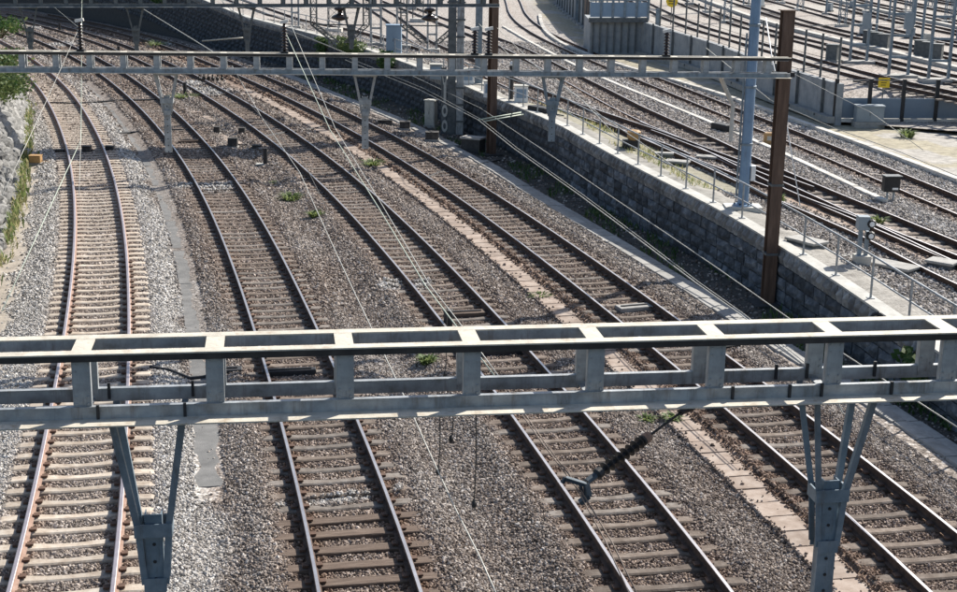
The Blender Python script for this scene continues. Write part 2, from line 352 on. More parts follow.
def zones(x, y):
    d, k, s = tfields(x, y); d1 = off(1, x, y); d2 = off(2, x, y); d4 = off(4, x, y); d3 = off(3, x, y)
    n = vnoise(x, y, .9, 3); n2 = vnoise(x, y, .35, 4)
    tone = .92*sstep(-3.3, -2.6, d1)*(1-sstep(1.9, 2.25, d1 - (n-.5)*.5)) 
    near = sstep(27, 22.5, y)                                    # beyond the end of the path the pale stone spreads
    tone = np.maximum(tone, near*.8*sstep(-3, -2.4, d1)*(1-sstep(1.9, 2.9, d1+(n-.5)*.9)))
    tone = np.where((np.abs(d1) < 1.25), .42 + .3*(n-.5), tone)
    tone = np.maximum(tone, .28*sstep(.35, .8, n2)*(np.abs(d2) < 2.4)*(np.abs(d2) > 1.0))
    tone = np.maximum(tone, .22*(np.abs(d2) < .75)); tone = np.maximum(tone, .2*sstep(2.2, 1.2, np.abs(d3))*n); tone = np.maximum(tone, .30*sstep(1.0, 1.7, d4)*(d4 < 3)); tone = np.maximum(tone, .12)
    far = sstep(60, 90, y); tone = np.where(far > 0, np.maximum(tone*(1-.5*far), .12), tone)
    wh = white(x, y); tone = np.maximum(tone, wh)
    rust = .85*np.exp(-((np.abs(s)-.75)/.22)**2) + .35*sstep(1.5, 1.0, d)
    rust = np.where(k == 1, rust*.75, rust); rust = rust*(1-wh); rust = np.maximum(rust, .75*sstep(-2.3, -1.4, d4)*(d4 < -.75))
    soil = np.zeros_like(x)
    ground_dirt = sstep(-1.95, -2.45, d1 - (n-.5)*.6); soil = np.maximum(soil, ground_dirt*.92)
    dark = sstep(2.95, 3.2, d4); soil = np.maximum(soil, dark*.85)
    pathz = sstep(1.8, 2.1, d1)*sstep(-1.5, -2.2, d2)*sstep(31, 36, y); soil = np.maximum(soil, pathz*.55)
    sc = np.zeros(x.shape+(3,)); sc[...] = (.34, .295, .24)
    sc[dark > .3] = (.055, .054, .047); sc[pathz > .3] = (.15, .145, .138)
    tone = np.where(k == 1, tone, tone + .22*(vnoise(x, y, .45, 21)-.5)*(d > 1.3))
    return np.clip(tone, 0, 1), np.clip(rust, 0, 1), np.clip(soil, 0, 1), sc

def grid_mesh(name, X, Y, Z, m, attrs, structure_label=None):
    ny, nx = X.shape
    v = np.stack([X, Y, Z], -1).reshape(-1, 3); idx = np.arange(ny*nx).reshape(ny, nx)
    f = np.stack([idx[:-1, :-1], idx[:-1, 1:], idx[1:, 1:], idx[1:, :-1]], -1).reshape(-1, 4)
    me = bpy.data.meshes.new(name); me.vertices.add(len(v)); me.vertices.foreach_set('co', v.ravel())
    me.loops.add(f.size); me.loops.foreach_set('vertex_index', f.ravel().astype(np.int32))
    me.polygons.add(len(f)); me.polygons.foreach_set('loop_start', np.arange(0, f.size, 4, dtype=np.int32)); me.polygons.foreach_set('use_smooth', np.ones(len(f), bool))
    me.update(calc_edges=True); me.validate()
    for k, a in attrs.items():
        if a.ndim == 3:
            at2 = me.attributes.new(k, 'FLOAT_COLOR', 'POINT'); at2.data.foreach_set('color', np.concatenate([a.reshape(-1, 3), np.ones((a.shape[0]*a.shape[1], 1))], 1).ravel())
        else:
            at2 = me.attributes.new(k, 'FLOAT', 'POINT'); at2.data.foreach_set('value', a.ravel())
    me.materials.append(m)
    o = bpy.data.objects.new(name, me); C.objects.link(o); o['kind'] = 'structure'
    return o
ys = np.concatenate([np.arange(8, 60, .3), np.arange(60, 260, 1.0)]); us = np.linspace(0, 1, 190)
Yg = np.repeat(ys[:, None], len(us), 1)
xl = XC[1](ys) - np.interp(ys, [8, 60, 260], [14, 22, 60]); xr_ = wall_x(ys) + .3
Xg = xl[:, None] + (xr_-xl)[:, None]*us[None]
# concentrate columns on the tracks' side
Xg = xl[:, None] + (xr_-xl)[:, None]*(us[None]**.8)
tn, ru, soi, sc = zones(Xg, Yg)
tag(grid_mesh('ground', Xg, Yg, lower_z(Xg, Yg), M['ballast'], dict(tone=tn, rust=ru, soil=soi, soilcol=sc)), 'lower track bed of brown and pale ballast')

# ------------------------------------------------------------------ rails and sleepers
SLEEP_STEP = .585
RAIL = [(-.075, -.172), (.075, -.172), (.075, -.160), (.014, -.140), (.014, -.045), (.036, -.036), (.036, -.008), (.026, 0), (-.026, 0), (-.036, -.008), (-.036, -.036), (-.014, -.045), (-.014, -.140), (-.075, -.160)]
def rail_obj(f, y0, y1, o_, zf, parent, side, step=.7, name='rail', fsl=None):
    Y, X, sl = arc(f, y0, y1, step); n = 1/np.sqrt(1+sl*sl); mb = MB(); base = []
    for y, x, s_, k in zip(Y, X, sl, n):
        base.append(len(mb.v)); oo = o_(y) if callable(o_) else o_
        for (a, b) in RAIL: mb.v.append((x + (oo+a)*k, y - (oo+a)*k*s_, zf(y) + b))
    m = len(RAIL)
    for i in range(len(base)-1):
        for j in range(m):
            p, q = base[i], base[i+1]; mb.f.append((p+j, p+(j+1) % m, q+(j+1) % m, q+j)); mb.m.append(0 if j in ((6, 7, 8) if side is M['rail_side_pale'] else (7,)) else 1)
    mb.f.append(tuple(base[0]+j for j in reversed(range(m)))); mb.m.append(1); mb.f.append(tuple(base[-1]+j for j in range(m))); mb.m.append(1)
    return mb.build(name, [M['rail_top_mauve'] if side is M['rail_side_pale'] else M['rail_top'], side], parent)
def sleeper_mesh(name, m, kind, rs):
    mb = MB(); r = random.Random(rs)
    if kind == 'conc':       # monobloc: waisted, low in the middle, high at the rail seats, drooping ends
        xs = [-1.29, -1.22, -.98, -.76, -.55, -.3, 0, .3, .55, .76, .98, 1.22, 1.29]
        zt = [-.20, -.172, -.162, -.168, -.176, -.192, -.198, -.192, -.176, -.168, -.162, -.172, -.20]
        hw = [.13, .145, .148, .145, .135, .118, .11, .118, .135, .145, .148, .145, .13]
        base = []
        for x, z, h in zip(xs, zt, hw):
            base.append(len(mb.v)); j = (r.random()-.5)*.004
            mb.v += [(x, -h, -.36), (x, -h+.015, z-.022+j), (x, -h+.045, z+j), (x, h-.045, z+j), (x, h-.015, z-.022+j), (x, h, -.36)]
        for a, b in zip(base[:-1], base[1:]):
            for j in range(5): mb.f.append((a+j, b+j, b+j+1, a+j+1)); mb.m.append(0)
        mb.f.append(tuple(base[0]+j for j in range(6))); mb.m.append(0); mb.f.append(tuple(base[-1]+j for j in reversed(range(6)))); mb.m.append(0)
    else:
        j = lambda: (r.random()-.5)*.02
        z = -.168; xs = [-1.3, -.5, .45, 1.3]; base = []
        for x in xs:
            base.append(len(mb.v)); a = j()
            mb.v += [(x+j(), -.125+a, -.36), (x+j(), -.125+a, z-.012), (x, -.112+a, z+j()*.3), (x, .112+a, z+j()*.3), (x, .125+a, z-.012), (x, .125+a, -.36)]
        for a, b in zip(base[:-1], base[1:]):
            for k in range(5): mb.f.append((a+k, b+k, b+k+1, a+k+1)); mb.m.append(0)
        mb.f.append(tuple(base[0]+k for k in range(6))); mb.m.append(0); mb.f.append(tuple(base[-1]+k for k in reversed(range(6)))); mb.m.append(0)
    return mb.mesh(name, m)
SM = {}
for key, mm, kind in (('pale', 'conc_pale', 'conc'), ('brown', 'conc_brown', 'conc'), ('grey', 'conc_grey', 'conc'), ('wood', 'wood', 'wood')):
    SM[key] = [sleeper_mesh('sleeper_' + key, M[mm], kind, k) for k in range(3)]
SLEEPERS = {}
def build_track(f, y0, y1, zf, label, kinds, side, name='railway_track', clips=0, group=None, sl_y1=None, step=SLEEP_STEP):
    x0 = float(f(y0)); root = thing(name, (x0, y0, zf(y0)-.17), label, 'railway track', group)
    for sgn in (-1, 1): rail_obj(f, y0, y1, .75*sgn, zf, root, side)
    Y, X, sl = arc(f, y0, sl_y1 or y1, step); r = random.Random(len(label)); ro = Vector(root.location)
    cl = MB(); n = 0
    for y, x, s_ in zip(Y, X, sl):
        ang = math.atan(-s_)*-1; th = -math.atan(s_) 
        key = kinds(y, r)
        if n < 300:
            o = put('sleeper', SM[key][r.randrange(3)], root, Vector((x + (r.random()-.5)*.05, y, zf(y) - r.random()*.012)) - ro, th + (r.random()-.5)*.028)
            n += 1
        if y < clips:
            k = 1/math.sqrt(1+s_*s_)
            for sgn in (-1, 1):
                for d in (-.11, .11):
                    c = Vector((x + (.75*sgn+d)*k, y - (.75*sgn+d)*k*s_, zf(y)-.150))
                    cl.bar(c + Vector((.05*k, -.05*k*s_, .008)), c - Vector((.05*k, -.05*k*s_, -.008)), .12, .035)
    if cl.v: tag(cl.build('rail_clips', M['clip'], root), kind='stuff')
    return root
z0 = lambda y: 0.0
build_track(XC[1], 16, 119, z0, 'leftmost lower track on pale concrete sleepers, curving left beside the rubble wall', lambda y, r: 'pale', M['rail_side_pale'], clips=40)
build_track(XC[2], 16, 129, z0, 'second lower track from the left, brown wooden sleepers nearest then concrete ones', lambda y, r: ('wood' if y < 22.6 else ('brown' if r.random() < .6 else 'grey')), M['rail_side'], clips=40)
build_track(XC[3], 16, 139, z0, 'third lower track from the left, running under the hanging strain insulator', lambda y, r: 'brown' if r.random() < .62 else 'grey', M['rail_side'], clips=40)
build_track(XC[4], 16, 139, z0, 'rightmost lower track between the rust tinted slab walkway and the trough along the wall', lambda y, r: 'brown' if r.random() < .75 else 'grey', M['rail_side'], clips=40)

# ------------------------------------------------------------------ loose ballast stones (instances)
def stone_field(name, label, y0, y1, pitch, size, level='lower'):
    if level == 'lower': xs_l = XC[1](np.array([y0, y1])).min()-6; xs_r = 12
    else: xs_l = float(wall_x(y1)); xs_r = 30
    nx = int((xs_r-xs_l)/pitch); ny = int((y1-y0)/pitch)
    gx, gy = np.meshgrid(xs_l + np.arange(nx)*pitch, y0 + np.arange(ny)*pitch)
    x = (gx + rng.random(gx.shape)*pitch).ravel(); y = (gy + rng.random(gx.shape)*pitch).ravel()
    # keep what the picture can see, with a margin
    hf = 478.5/FPX*1.12; m = (np.abs(x) < hf*(y*.966+2.6)+1.0) & ((x < wall_x(y)-.1) if level == 'lower' else (x > wall_x(y)+.9))
    x, y = x[m], y[m]
    TR = XC if level == 'lower' else XU; OF = off if level == 'lower' else off_u
    keep = np.ones(len(x), bool); lift = np.zeros(len(x))
    for kk in TR: keep &= ~(np.abs(np.abs(OF(kk, x, y))-.75) < .10)
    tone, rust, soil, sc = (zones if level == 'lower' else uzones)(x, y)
    keep &= rng.random(len(x)) > soil*1.05 + (.4 if level != 'lower' else 0)*(soil > .5)
    # sleepers
    for kk, f in TR.items():
        yy = np.linspace(16 if level == 'lower' else {1: 46, 2: 28, 3: 30}[kk], 140, 6000); xx = f(yy); sa = np.r_[0, np.cumsum(np.hypot(np.diff(yy), np.diff(xx)))]
        dd = OF(kk, x, y); sl = (f(y+.05)-f(y-.05))/.1
        yfoot = y + dd*sl/np.sqrt(1+sl*sl)          # foot of the perpendicular on the centre line
        ph = np.interp(yfoot, yy, sa)/SLEEP_STEP; ph = np.abs(ph-np.round(ph))*SLEEP_STEP
        on = (np.abs(dd) < 1.31) & (ph < .135)
        spill = rng.random(len(x)) < np.where(np.abs(dd) > 1.0, np.where(kk == 1, .25, .68), .05)
        if level == 'lower': wv = white(x, y); spill |= (wv > .35); lift = np.where(on & (wv > .35), 1, lift)
        keep &= ~(on & ~spill)
    if level == 'lower':
      d1 = off(1, x, y); keep &= ~((d1 > PATH_IN(y)) & (d1 < PATH_IN(y)+.55) & (y > 23.2) & (y < 86)) | (rng.random(len(x)) < .012 + .25*(np.abs(np.abs(d1-PATH_IN(y)-.275)-.275) < .04))
      d4 = off(4, x, y); keep &= ~((d4 < -1.37) & (d4 > -2.01)) | (rng.random(len(x)) < .02 + .5*(np.abs(np.abs(d4+1.69)-.30) < .06)); lift = np.where((d4 < -1.37) & (d4 > -2.01), .8, lift); keep &= ~((d4 > 2.36) & (d4 < 3.1))
    x, y, tone, rust, lift = x[keep], y[keep], tone[keep], rust[keep], lift[keep]
    z = (lower_z if level == 'lower' else ugz)(x, y) + rng.random(len(x))*.02 - .002 + lift*.06
    n = len(x); me = bpy.data.meshes.new(name); me.vertices.add(n)
    me.vertices.foreach_set('co', np.stack([x, y, z], 1).ravel())
    a = me.attributes.new('tone', 'FLOAT', 'POINT'); a.data.foreach_set('value', tone)
    a = me.attributes.new('rust', 'FLOAT', 'POINT'); a.data.foreach_set('value', rust)
    sc_ = size*(.7 + .75*rng.random(n)**1.6)[:, None]*(0.75 + .5*rng.random((n, 3)))
    a = me.attributes.new('scl', 'FLOAT_VECTOR', 'POINT'); a.data.foreach_set('vector', sc_.ravel())
    a = me.attributes.new('rot', 'FLOAT_VECTOR', 'POINT'); a.data.foreach_set('vector', (rng.random((n, 3))*6.28).ravel())
    o = bpy.data.objects.new(name, me); C.objects.link(o); tag(o, label, 'ballast', kind='stuff')
    g = bpy.data.node_groups.new(name, 'GeometryNodeTree'); g.interface.new_socket('Geometry', in_out='INPUT', socket_type='NodeSocketGeometry'); g.interface.new_socket('Geometry', in_out='OUTPUT', socket_type='NodeSocketGeometry')
    N = g.nodes; L = g.links; gi = N.new('NodeGroupInput'); go = N.new('NodeGroupOutput')
    jn = N.new('GeometryNodeJoinGeometry')
    for v in range(4):
        ic = N.new('GeometryNodeMeshIcoSphere'); ic.inputs['Radius'].default_value = 1; ic.inputs['Subdivisions'].default_value = 1
        sp = N.new('GeometryNodeSetPosition'); L.new(ic.outputs[0], sp.inputs['Geometry'])
        nz = N.new('ShaderNodeTexNoise'); nz.noise_dimensions = '4D'; nz.inputs['W'].default_value = v*7.3; nz.inputs['Scale'].default_value = 1.3
        sb = N.new('ShaderNodeVectorMath'); sb.operation = 'SUBTRACT'; sb.inputs[1].default_value = (.5, .5, .5); L.new(nz.outputs['Color'], sb.inputs[0])
        sk = N.new('ShaderNodeVectorMath'); sk.operation = 'SCALE'; sk.inputs['Scale'].default_value = 2.0; L.new(sb.outputs[0], sk.inputs[0])
        L.new(sk.outputs[0], sp.inputs['Offset'])
        sm = N.new('GeometryNodeSetMaterial'); sm.inputs['Material'].default_value = M['stone']; L.new(sp.outputs[0], sm.inputs[0])
        ss = N.new('GeometryNodeSetShadeSmooth'); ss.inputs['Shade Smooth'].default_value = False; L.new(sm.outputs[0], ss.inputs[0])
        gti = N.new('GeometryNodeGeometryToInstance'); L.new(ss.outputs[0], gti.inputs[0]); L.new(gti.outputs[0], jn.inputs[0])
    ip = N.new('GeometryNodeInstanceOnPoints'); L.new(gi.outputs[0], ip.inputs['Points']); L.new(jn.outputs[0], ip.inputs['Instance']); ip.inputs['Pick Instance'].default_value = True
    ri = N.new('FunctionNodeRandomValue'); ri.data_type = 'INT'; ri.inputs[4].default_value = 0; ri.inputs[5].default_value = 3; L.new(ri.outputs[2], ip.inputs['Instance Index'])
    for nm, so_ in (('scl', 'Scale'), ('rot', 'Rotation')):
        na = N.new('GeometryNodeInputNamedAttribute'); na.data_type = 'FLOAT_VECTOR'; na.inputs[0].default_value = nm; L.new(na.outputs[0], ip.inputs[so_])
    L.new(ip.outputs[0], go.inputs[0])
    md = o.modifiers.new('stones', 'NODES'); md.node_group = g
    return o
PATH_IN = lambda y: np.interp(y, [20, 30, 42], [1.93, 2.08, 2.15])
stone_field('ballast_stones', 'loose crushed ballast stones heaped around the nearest sleepers', 17.5, 36, .042, .0245)
stone_field('ballast_stones', 'loose crushed ballast stones between the middle distance sleepers', 36, 52, .062, .035)
stone_field('ballast_stones', 'loose crushed ballast stones on the farther left tracks', 52, 78, .092, .048)
stone_field('ballast_stones', 'loose crushed ballast stones on the farthest curve of the lower tracks', 78, 125, .15, .075)

# ------------------------------------------------------------------ asphalt path, slab walkway, cable trough
def strip(name, f, o0, o1, y0, y1, zf, m, th=.06, step=.6, kind='structure', label=None, parent=None):
    Y, X, sl = arc(f, y0, y1, step); mb = MB(); b = []
    for y, x, s_ in zip(Y, X, sl):
        k = 1/math.sqrt(1+s_*s_); a0 = o0(y) if callable(o0) else o0; a1 = o1(y) if callable(o1) else o1; b.append(len(mb.v)); z = zf(y)
        for (o_, dz) in ((a0, -th), (a0, 0), (a1, 0), (a1, -th)): mb.v.append((x+o_*k, y-o_*k*s_, z+dz))
    for p, q in zip(b[:-1], b[1:]):
        for j in range(3): mb.f.append((p+j, q+j, q+j+1, p+j+1)); mb.m.append(0)
    mb.f.append(tuple(b[0]+j for j in range(4))); mb.m.append(0); mb.f.append(tuple(b[-1]+j for j in reversed(range(4)))); mb.m.append(0)
    o = mb.build(name, m, parent)
    if parent is None: o['kind'] = kind
    if label: o['label'] = label
    return o
def asphalt():
    root = thing('asphalt_path', (float(XC[1](23.4))+2.2, 23.4, -.38), None, None); root['kind'] = 'structure'; root['label'] = 'grey asphalt footpath between the two left tracks'
    r = random.Random(12); y = 23.4
    while y < 88:
        l = 4 + 2*r.random(); o1 = .55 if y < 50.5 else .95; e0, e1 = (r.random()-.5)*.018, (r.random()-.5)*.018
        if 50.5 < y < 52.2: y = 52.3
        dz = (r.random()-.5)*.01
        strip('slab', XC[1], lambda q: float(PATH_IN(q)) + e0, lambda q: float(PATH_IN(q)) + o1 + e1, y, y+l-.008, lambda q: -.288+dz, M['asphalt'], th=.12, step=.5, parent=root)
        y += l
asphalt()
def lids(rootname, label, cat, f, o0, o1, y0, y1, length, ztop, th, m, piece, kind=None, ends_jitter=.012):
    x0 = float(f(y0)); root = thing(rootname, (x0, y0, ztop-th), label, cat)
    if kind: root['kind'] = kind; del root['category']
    Y, X, sl = arc(f, y0, y1, length); r = random.Random(5)
    for i in range(len(Y)-1):
        y, x, s_ = (Y[i]+Y[i+1])/2, (X[i]+X[i+1])/2, (sl[i]+sl[i+1])/2
        k = 1/math.sqrt(1+s_*s_); a0 = (o0(y) if callable(o0) else o0); a1 = a0 + (o1-o0 if not callable(o0) else o1)
        oc = (a0+a1)/2; wd = a1-a0; key = (piece, round(wd, 3), length)
        if key not in LIDM:
            vs = []
            for q in range(3):
                mb = MB(); e = .008*q; mb.hexa([(-wd/2, -length/2+.012+e, -th), (wd/2, -length/2+.012, -th), (wd/2, length/2-.012, -th), (-wd/2, length/2-.012-e, -th), (-wd/2+.01, -length/2+.022+e, 0), (wd/2-.01, -length/2+.022, 0), (wd/2-.01, length/2-.022, 0), (-wd/2+.01, length/2-.022-e, 0)])
                vs.append(mb.mesh(piece, m))
            LIDM[key] = vs
        o = put(piece, LIDM[key][r.randrange(3)], root, Vector((x+oc*k, y-oc*k*s_, ztop + (r.random()-.5)*ends_jitter)) - Vector(root.location), -math.atan(s_) + (r.random()-.5)*.02)
    return root
LIDM = {}
lids('walkway', 'rust tinted concrete slab walkway along the left of the rightmost lower track', 'walkway', XC[4], -2.0, -1.38, 16.5, 84, .62, -.225, .1, M['tan'], 'slab', kind='structure')
dofs = lambda y: float(np.interp(y, [20, 27, 33, 46, 53, 60, 73, 80], [2.75, 2.75, 2.48, 2.38, 2.42, 2.75, 2.8, 2.55]))
r1 = thing('cable_trough', (float(XC[4](17))+2.6, 17, -.4), 'grey concrete cable trough with two rows of lids along the foot of the stone wall', 'cable trough')
def trough_row(root, da, wd, z):
    Y, X, sl = arc(XC[4], 18, 92, 1.0); r = random.Random(3)
    mb = MB(); L_ = 1.0; mb.hexa([(-wd/2, -.49, -.07), (wd/2, -.49, -.07), (wd/2, .49, -.07), (-wd/2, .49, -.07), (-wd/2+.008, -.485, 0), (wd/2-.008, -.485, 0), (wd/2-.008, .485, 0), (-wd/2+.008, .485, 0)])
    me = mb.mesh('lid', M['duct'])
    for y, x, s_ in zip(Y, X, sl):
        k = 1/math.sqrt(1+s_*s_); oc = dofs(y) + da + wd/2
        if 59 < y < 63 and da > .1: continue
        put('lid', me, root, Vector((x+oc*k, y-oc*k*s_, z + (r.random()-.5)*.02)) - Vector(root.location), -math.atan(s_) + (r.random()-.5)*.03)
trough_row(r1, -.03, .34, -.27); trough_row(r1, .325, .27, -.29)
strip('trough_body', XC[4], lambda y: dofs(y)-.02, lambda y: dofs(y)+.585, 18, 92, lambda y: -.345, M['mortar'], th=.15, parent=r1)
# ------------------------------------------------------------------ upper level
def yard_edge(Y):                    # plan line of the concrete yard wall
    return np.interp(Y, YWY, YWX)
YW = [atu(835, 122), atu(755, 92), atu(680, 63), atu(630, 50), atu(590, 31), atu(556, 2)]
YWY = np.array([p.y for p in YW]); YWX = np.array([p.x for p in YW])
KERB = [atu(957, 178), atu(827, 130), atu(720, 93), atu(592, 55), atu(540, 14)]
DUCT = [atu(885, 198), atu(827, 171), atu(720, 124), atu(595, 73), atu(503, 25)]
def uz(x, y):
    return rail_level(x, y) - .17*sstep(.6, 2.4, x-wall_x(y))
def off_u(k, x, y):
    f = XU[k]; sl = (f(y+.05)-f(y-.05))/.1; return (x-f(y))/np.sqrt(1+sl*sl)
ysu = np.concatenate([np.arange(20, 80, .4), np.arange(80, 300, 1.5)]); us = np.linspace(0, 1, 150)
Yg = np.repeat(ysu[:, None], len(us), 1); Xg = (wall_x(ysu) + .25)[:, None] + us[None]**1.2*np.interp(ysu, [20, 60, 300], [26, 34, 120])[:, None]
def uzones(x, y):
    d = np.minimum(np.minimum(np.abs(off_u(1, x, y)), np.abs(off_u(2, x, y))), np.abs(off_u(3, x, y)))
    dw = x - wall_x(y); n = vnoise(x, y, .8, 8)
    tone = np.where(off_u(3, x, y) > -2.4, .68, .5) + .2*(n-.5); tone = np.where(y > 75, np.maximum(tone, .55), tone)
    rust = .7*np.exp(-(np.abs(d-.75)/.3)**2) + .2*(d < 1.3); rust *= np.where(y > 85, .4, 1)
    soil = sstep(1.7, .9, dw + (n-.5)*.8)*.9*np.where(y > 40, 1, .8); sc = np.zeros(x.shape+(3,)); sc[...] = (.25, .24, .215)
    verge = (dw > 1.0) & (dw < 2.6) & (y > 45) & (y < 64); sc[verge] = (.21, .20, .135)
    kx = np.interp(y, [p.y for p in KERB], [p.x for p in KERB]); right = x > kx + .1
    soil = np.where(verge, np.maximum(soil, .75), soil); soil = np.where(right, .85, soil); sc[right] = (.34, .32, .285)
    dry = right & (y > 54) & (vnoise(x, y, .5, 9) > .3); sc[dry] = (.31, .275, .19)
    fp = (y > 110) & (y < 125) & (x < XU[1](y)+6) & (x > XU[1](y)+1.8)
    return np.clip(tone, 0, 1), np.clip(rust, 0, 1), np.clip(soil, 0, 1), sc
def ugz(x, y): return uz(x, y) + (vnoise(x, y, 2.3, 6)-.5)*.05
tone, rust, soil, sc = uzones(Xg, Yg)
zz = ugz(Xg, Yg)
tag(grid_mesh('upper_ground', Xg, Yg, zz, M['ballast'], dict(tone=np.clip(tone, 0, 1), rust=np.clip(rust, 0, 1), soil=np.clip(soil, 0, 1), soilcol=sc)), 'upper track bed behind the stone wall')
def ztr(f): return lambda y: float(rail_level(float(f(y)), y))
zu = ztr(XU[2])
gk = lambda y, r: 'grey' if r.random() < .6 else 'brown'
build_track(XU[3], 30, 190, ztr(XU[3]), 'upper track farthest from the stone wall, right of the white trough line', gk, M['rail_side'], sl_y1=120)
build_track(XU[2], 28, 150, ztr(XU[2]), 'middle upper track that joins the track nearest the railing at a switch', gk, M['rail_side'], sl_y1=100)
build_track(XU[1], 46, 165, ztr(XU[1]), 'upper track nearest the railing, merging at the switch beside the blue pole', gk, M['rail_side'], sl_y1=110)
build_track(XU0, 88, 150, ztr(XU0), 'upper track closest behind the railing, left of the twin leg masts', gk, M['rail_side'], sl_y1=110)
# the switch: closure rails of the joined track from the frog to the right edge
def pix_rail(name, pts, z, parent, side, o_=0.0, dz=0.0):
    P_ = [atu(a, b) for a, b in pts]; yy = np.array([p.y for p in P_]); xx = np.array([p.x for p in P_]); i = np.argsort(yy)
    f_ = spline(yy[i], xx[i]); return rail_obj(f_, yy.min(), yy.max(), o_, lambda y: ztr(f_)(y)+dz, parent, side, name=name)
sw = thing('switch', atu(720, 155), 'track switch with shiny closure rails where two upper tracks merge by the blue pole', 'switch')
for nm, pts in (('stock_rail', "590,117 611.7,125.7 641.6,138 700,164 760,192 830,222 870,240 920,266 975,292"), ('closure_rail', "651,129.8 702.8,149.5 760,172 830,203 882,226 957,255 990,268"), ('closure_rail', "640,121.5 705.4,150 750,172 800,195 860,218 957,262 990,276"), ('check_rail', "632,133 650,138.5 672,146 690,154")):
    pix_rail(nm, [tuple(map(float, p.split(','))) for p in pts.split()], .83, sw, M['rail_side'], dz=.004)
# long switch sleepers
ro = Vector(sw.location)
for i in range(34):
    t = i/33; p = atu(640+t*330, 131+t*150); q = at(632+t*330+8, 108+t*140, .66)
    y = p.y; sl = float((XU[2](y+.05)-XU[2](y-.05))/.1)
    x = (float(XU[2](y)) + p.x)/2 + .3
    put('sleeper', SM['grey' if i % 3 else 'brown'][i % 3], sw, Vector((x, y, float(rail_level(x, y))-.005))-ro, -math.atan(sl), (1.25, 1, 1))
stone_field('ballast_stones', 'loose crushed ballast stones on the near upper tracks', 30, 62, .076, .041, 'upper')
stone_field('ballast_stones', 'loose crushed ballast stones on the far upper tracks', 62, 105, .125, .062, 'upper')
# white trough line and the kerb
def pline(name, pts, wd, h, m, label, cat, zt, kind=None, parent=None):
    mb = MB(); 
    for a, b in zip(pts[:-1], pts[1:]):
        a = Vector(a); b = Vector(b); mb.bar(Vector((a.x, a.y, zt(a.y)-h/2)), Vector((b.x, b.y, zt(b.y)-h/2)), wd, h)
    o = mb.build(name, m, parent); 
    if kind: o['kind'] = kind; o['label'] = label
    elif parent is None: tag(o, label, cat)
    return o
def lid_line(name, pts, wd, h, step, m, label, cat, zt, piece='lid'):
    P_ = [Vector((p.x, p.y, 0)) for p in pts]; L_ = [0]
    for a, b in zip(P_[:-1], P_[1:]): L_.append(L_[-1] + (b-a).length)
    ZT = lambda x, y: float(rail_level(x, y)) + zt; root = thing(name, (P_[0].x, P_[0].y, ZT(P_[0].x, P_[0].y)-h), label, cat); ro = Vector(root.location)
    mb = MB(); mb.hexa([(-wd/2, -step/2+.01, -h), (wd/2, -step/2+.01, -h), (wd/2, step/2-.01, -h), (-wd/2, step/2-.01, -h), (-wd/2+.01, -step/2+.015, 0), (wd/2-.01, -step/2+.015, 0), (wd/2-.01, step/2-.015, 0), (-wd/2+.01, step/2-.015, 0)])
    me = mb.mesh(piece, m); xs = [p.x for p in P_]; yy = [p.y for p in P_]; s = step/2; r = random.Random(2); k = 0
    while s < L_[-1] and k < 290:
        x = np.interp(s, L_, xs); y = np.interp(s, L_, yy); x2 = np.interp(s+.3, L_, xs); y2 = np.interp(s+.3, L_, yy)
        put(piece, me, root, Vector((x, y, ZT(x, y) + (r.random()-.5)*.02)) - ro, math.atan2(y2-y, x2-x) - math.pi/2 + (r.random()-.5)*.015)
        s += step; k += 1
    return root
def smooth_pts(P_, n=60):
    yy = np.array([p.y for p in P_]); xx = np.array([p.x for p in P_]); i = np.argsort(yy); f = spline(yy[i], xx[i]); t = np.linspace(yy.min(), yy.max(), n)
    return [Vector((float(f(a)), a, 0)) for a in t]
lid_line('cable_trough', smooth_pts(DUCT), .25, .2, 1.2, M['conc_light'], 'white concrete cable trough line between the upper tracks, ending at the black dwarf signal', 'cable trough', -.06)
lid_line('kerb', smooth_pts(KERB + [atu(1000, 195)]), .32, .25, 1.5, M['conc_light'], 'light concrete kerb along the right side of the farthest upper track', 'kerb', 0.0, 'kerb_stone')

# ------------------------------------------------------------------ stone retaining wall
wroot = thing('retaining_wall', (float(wall_x(40.)), 40, -.4), 'long dark stone retaining wall in shade with pale crest, running beside the rightmost lower track', 'wall')
wo = Vector(wroot.location)
WYS = np.arange(22, 240, .5)
def wall_s():
    x = wall_x(WYS); s = np.r_[0, np.cumsum(np.hypot(np.diff(x), np.diff(WYS)))]; return s
WS = wall_s()
def wpt(s):
    y = float(np.interp(s, WS, WYS)); x = float(wall_x(y)); sl = float((wall_x(y+.2)-wall_x(y-.2))/.4); k = 1/math.sqrt(1+sl*sl)
    return Vector((x, y, 0)), Vector((sl*k, k, 0)), Vector((-k, sl*k, 0))      # point, along, outward (to the lower tracks)
core = MB(); capm = MB(); prev = None
for s in np.arange(0, WS[-1], 1.0):
    p, a, o_ = wpt(s); zc = float(crest_z(p.y)); q = [p - o_*.02 + Vector((0, 0, -.7)), p - o_*.02 + Vector((0, 0, zc-.03)), p - o_*.36 + Vector((0, 0, zc-.03)), p - o_*.36 + Vector((0, 0, -.7))]
    c = [p + o_*.03 + Vector((0, 0, zc-.02)), p + o_*.03 + Vector((0, 0, zc+.035)), p - o_*.38 + Vector((0, 0, zc+.035)), p - o_*.38 + Vector((0, 0, zc-.02))]
    if prev:
        P0, C0 = prev
        for j in range(3): core.quad(P0[j], q[j], q[j+1], P0[j+1])
        for j in range(3): capm.quad(C0[j], c[j], c[j+1], C0[j+1])
    prev = (q, c)
core.build('wall_core', M['mortar'], wroot); capm.build('wall_cap', M['crest'], wroot)
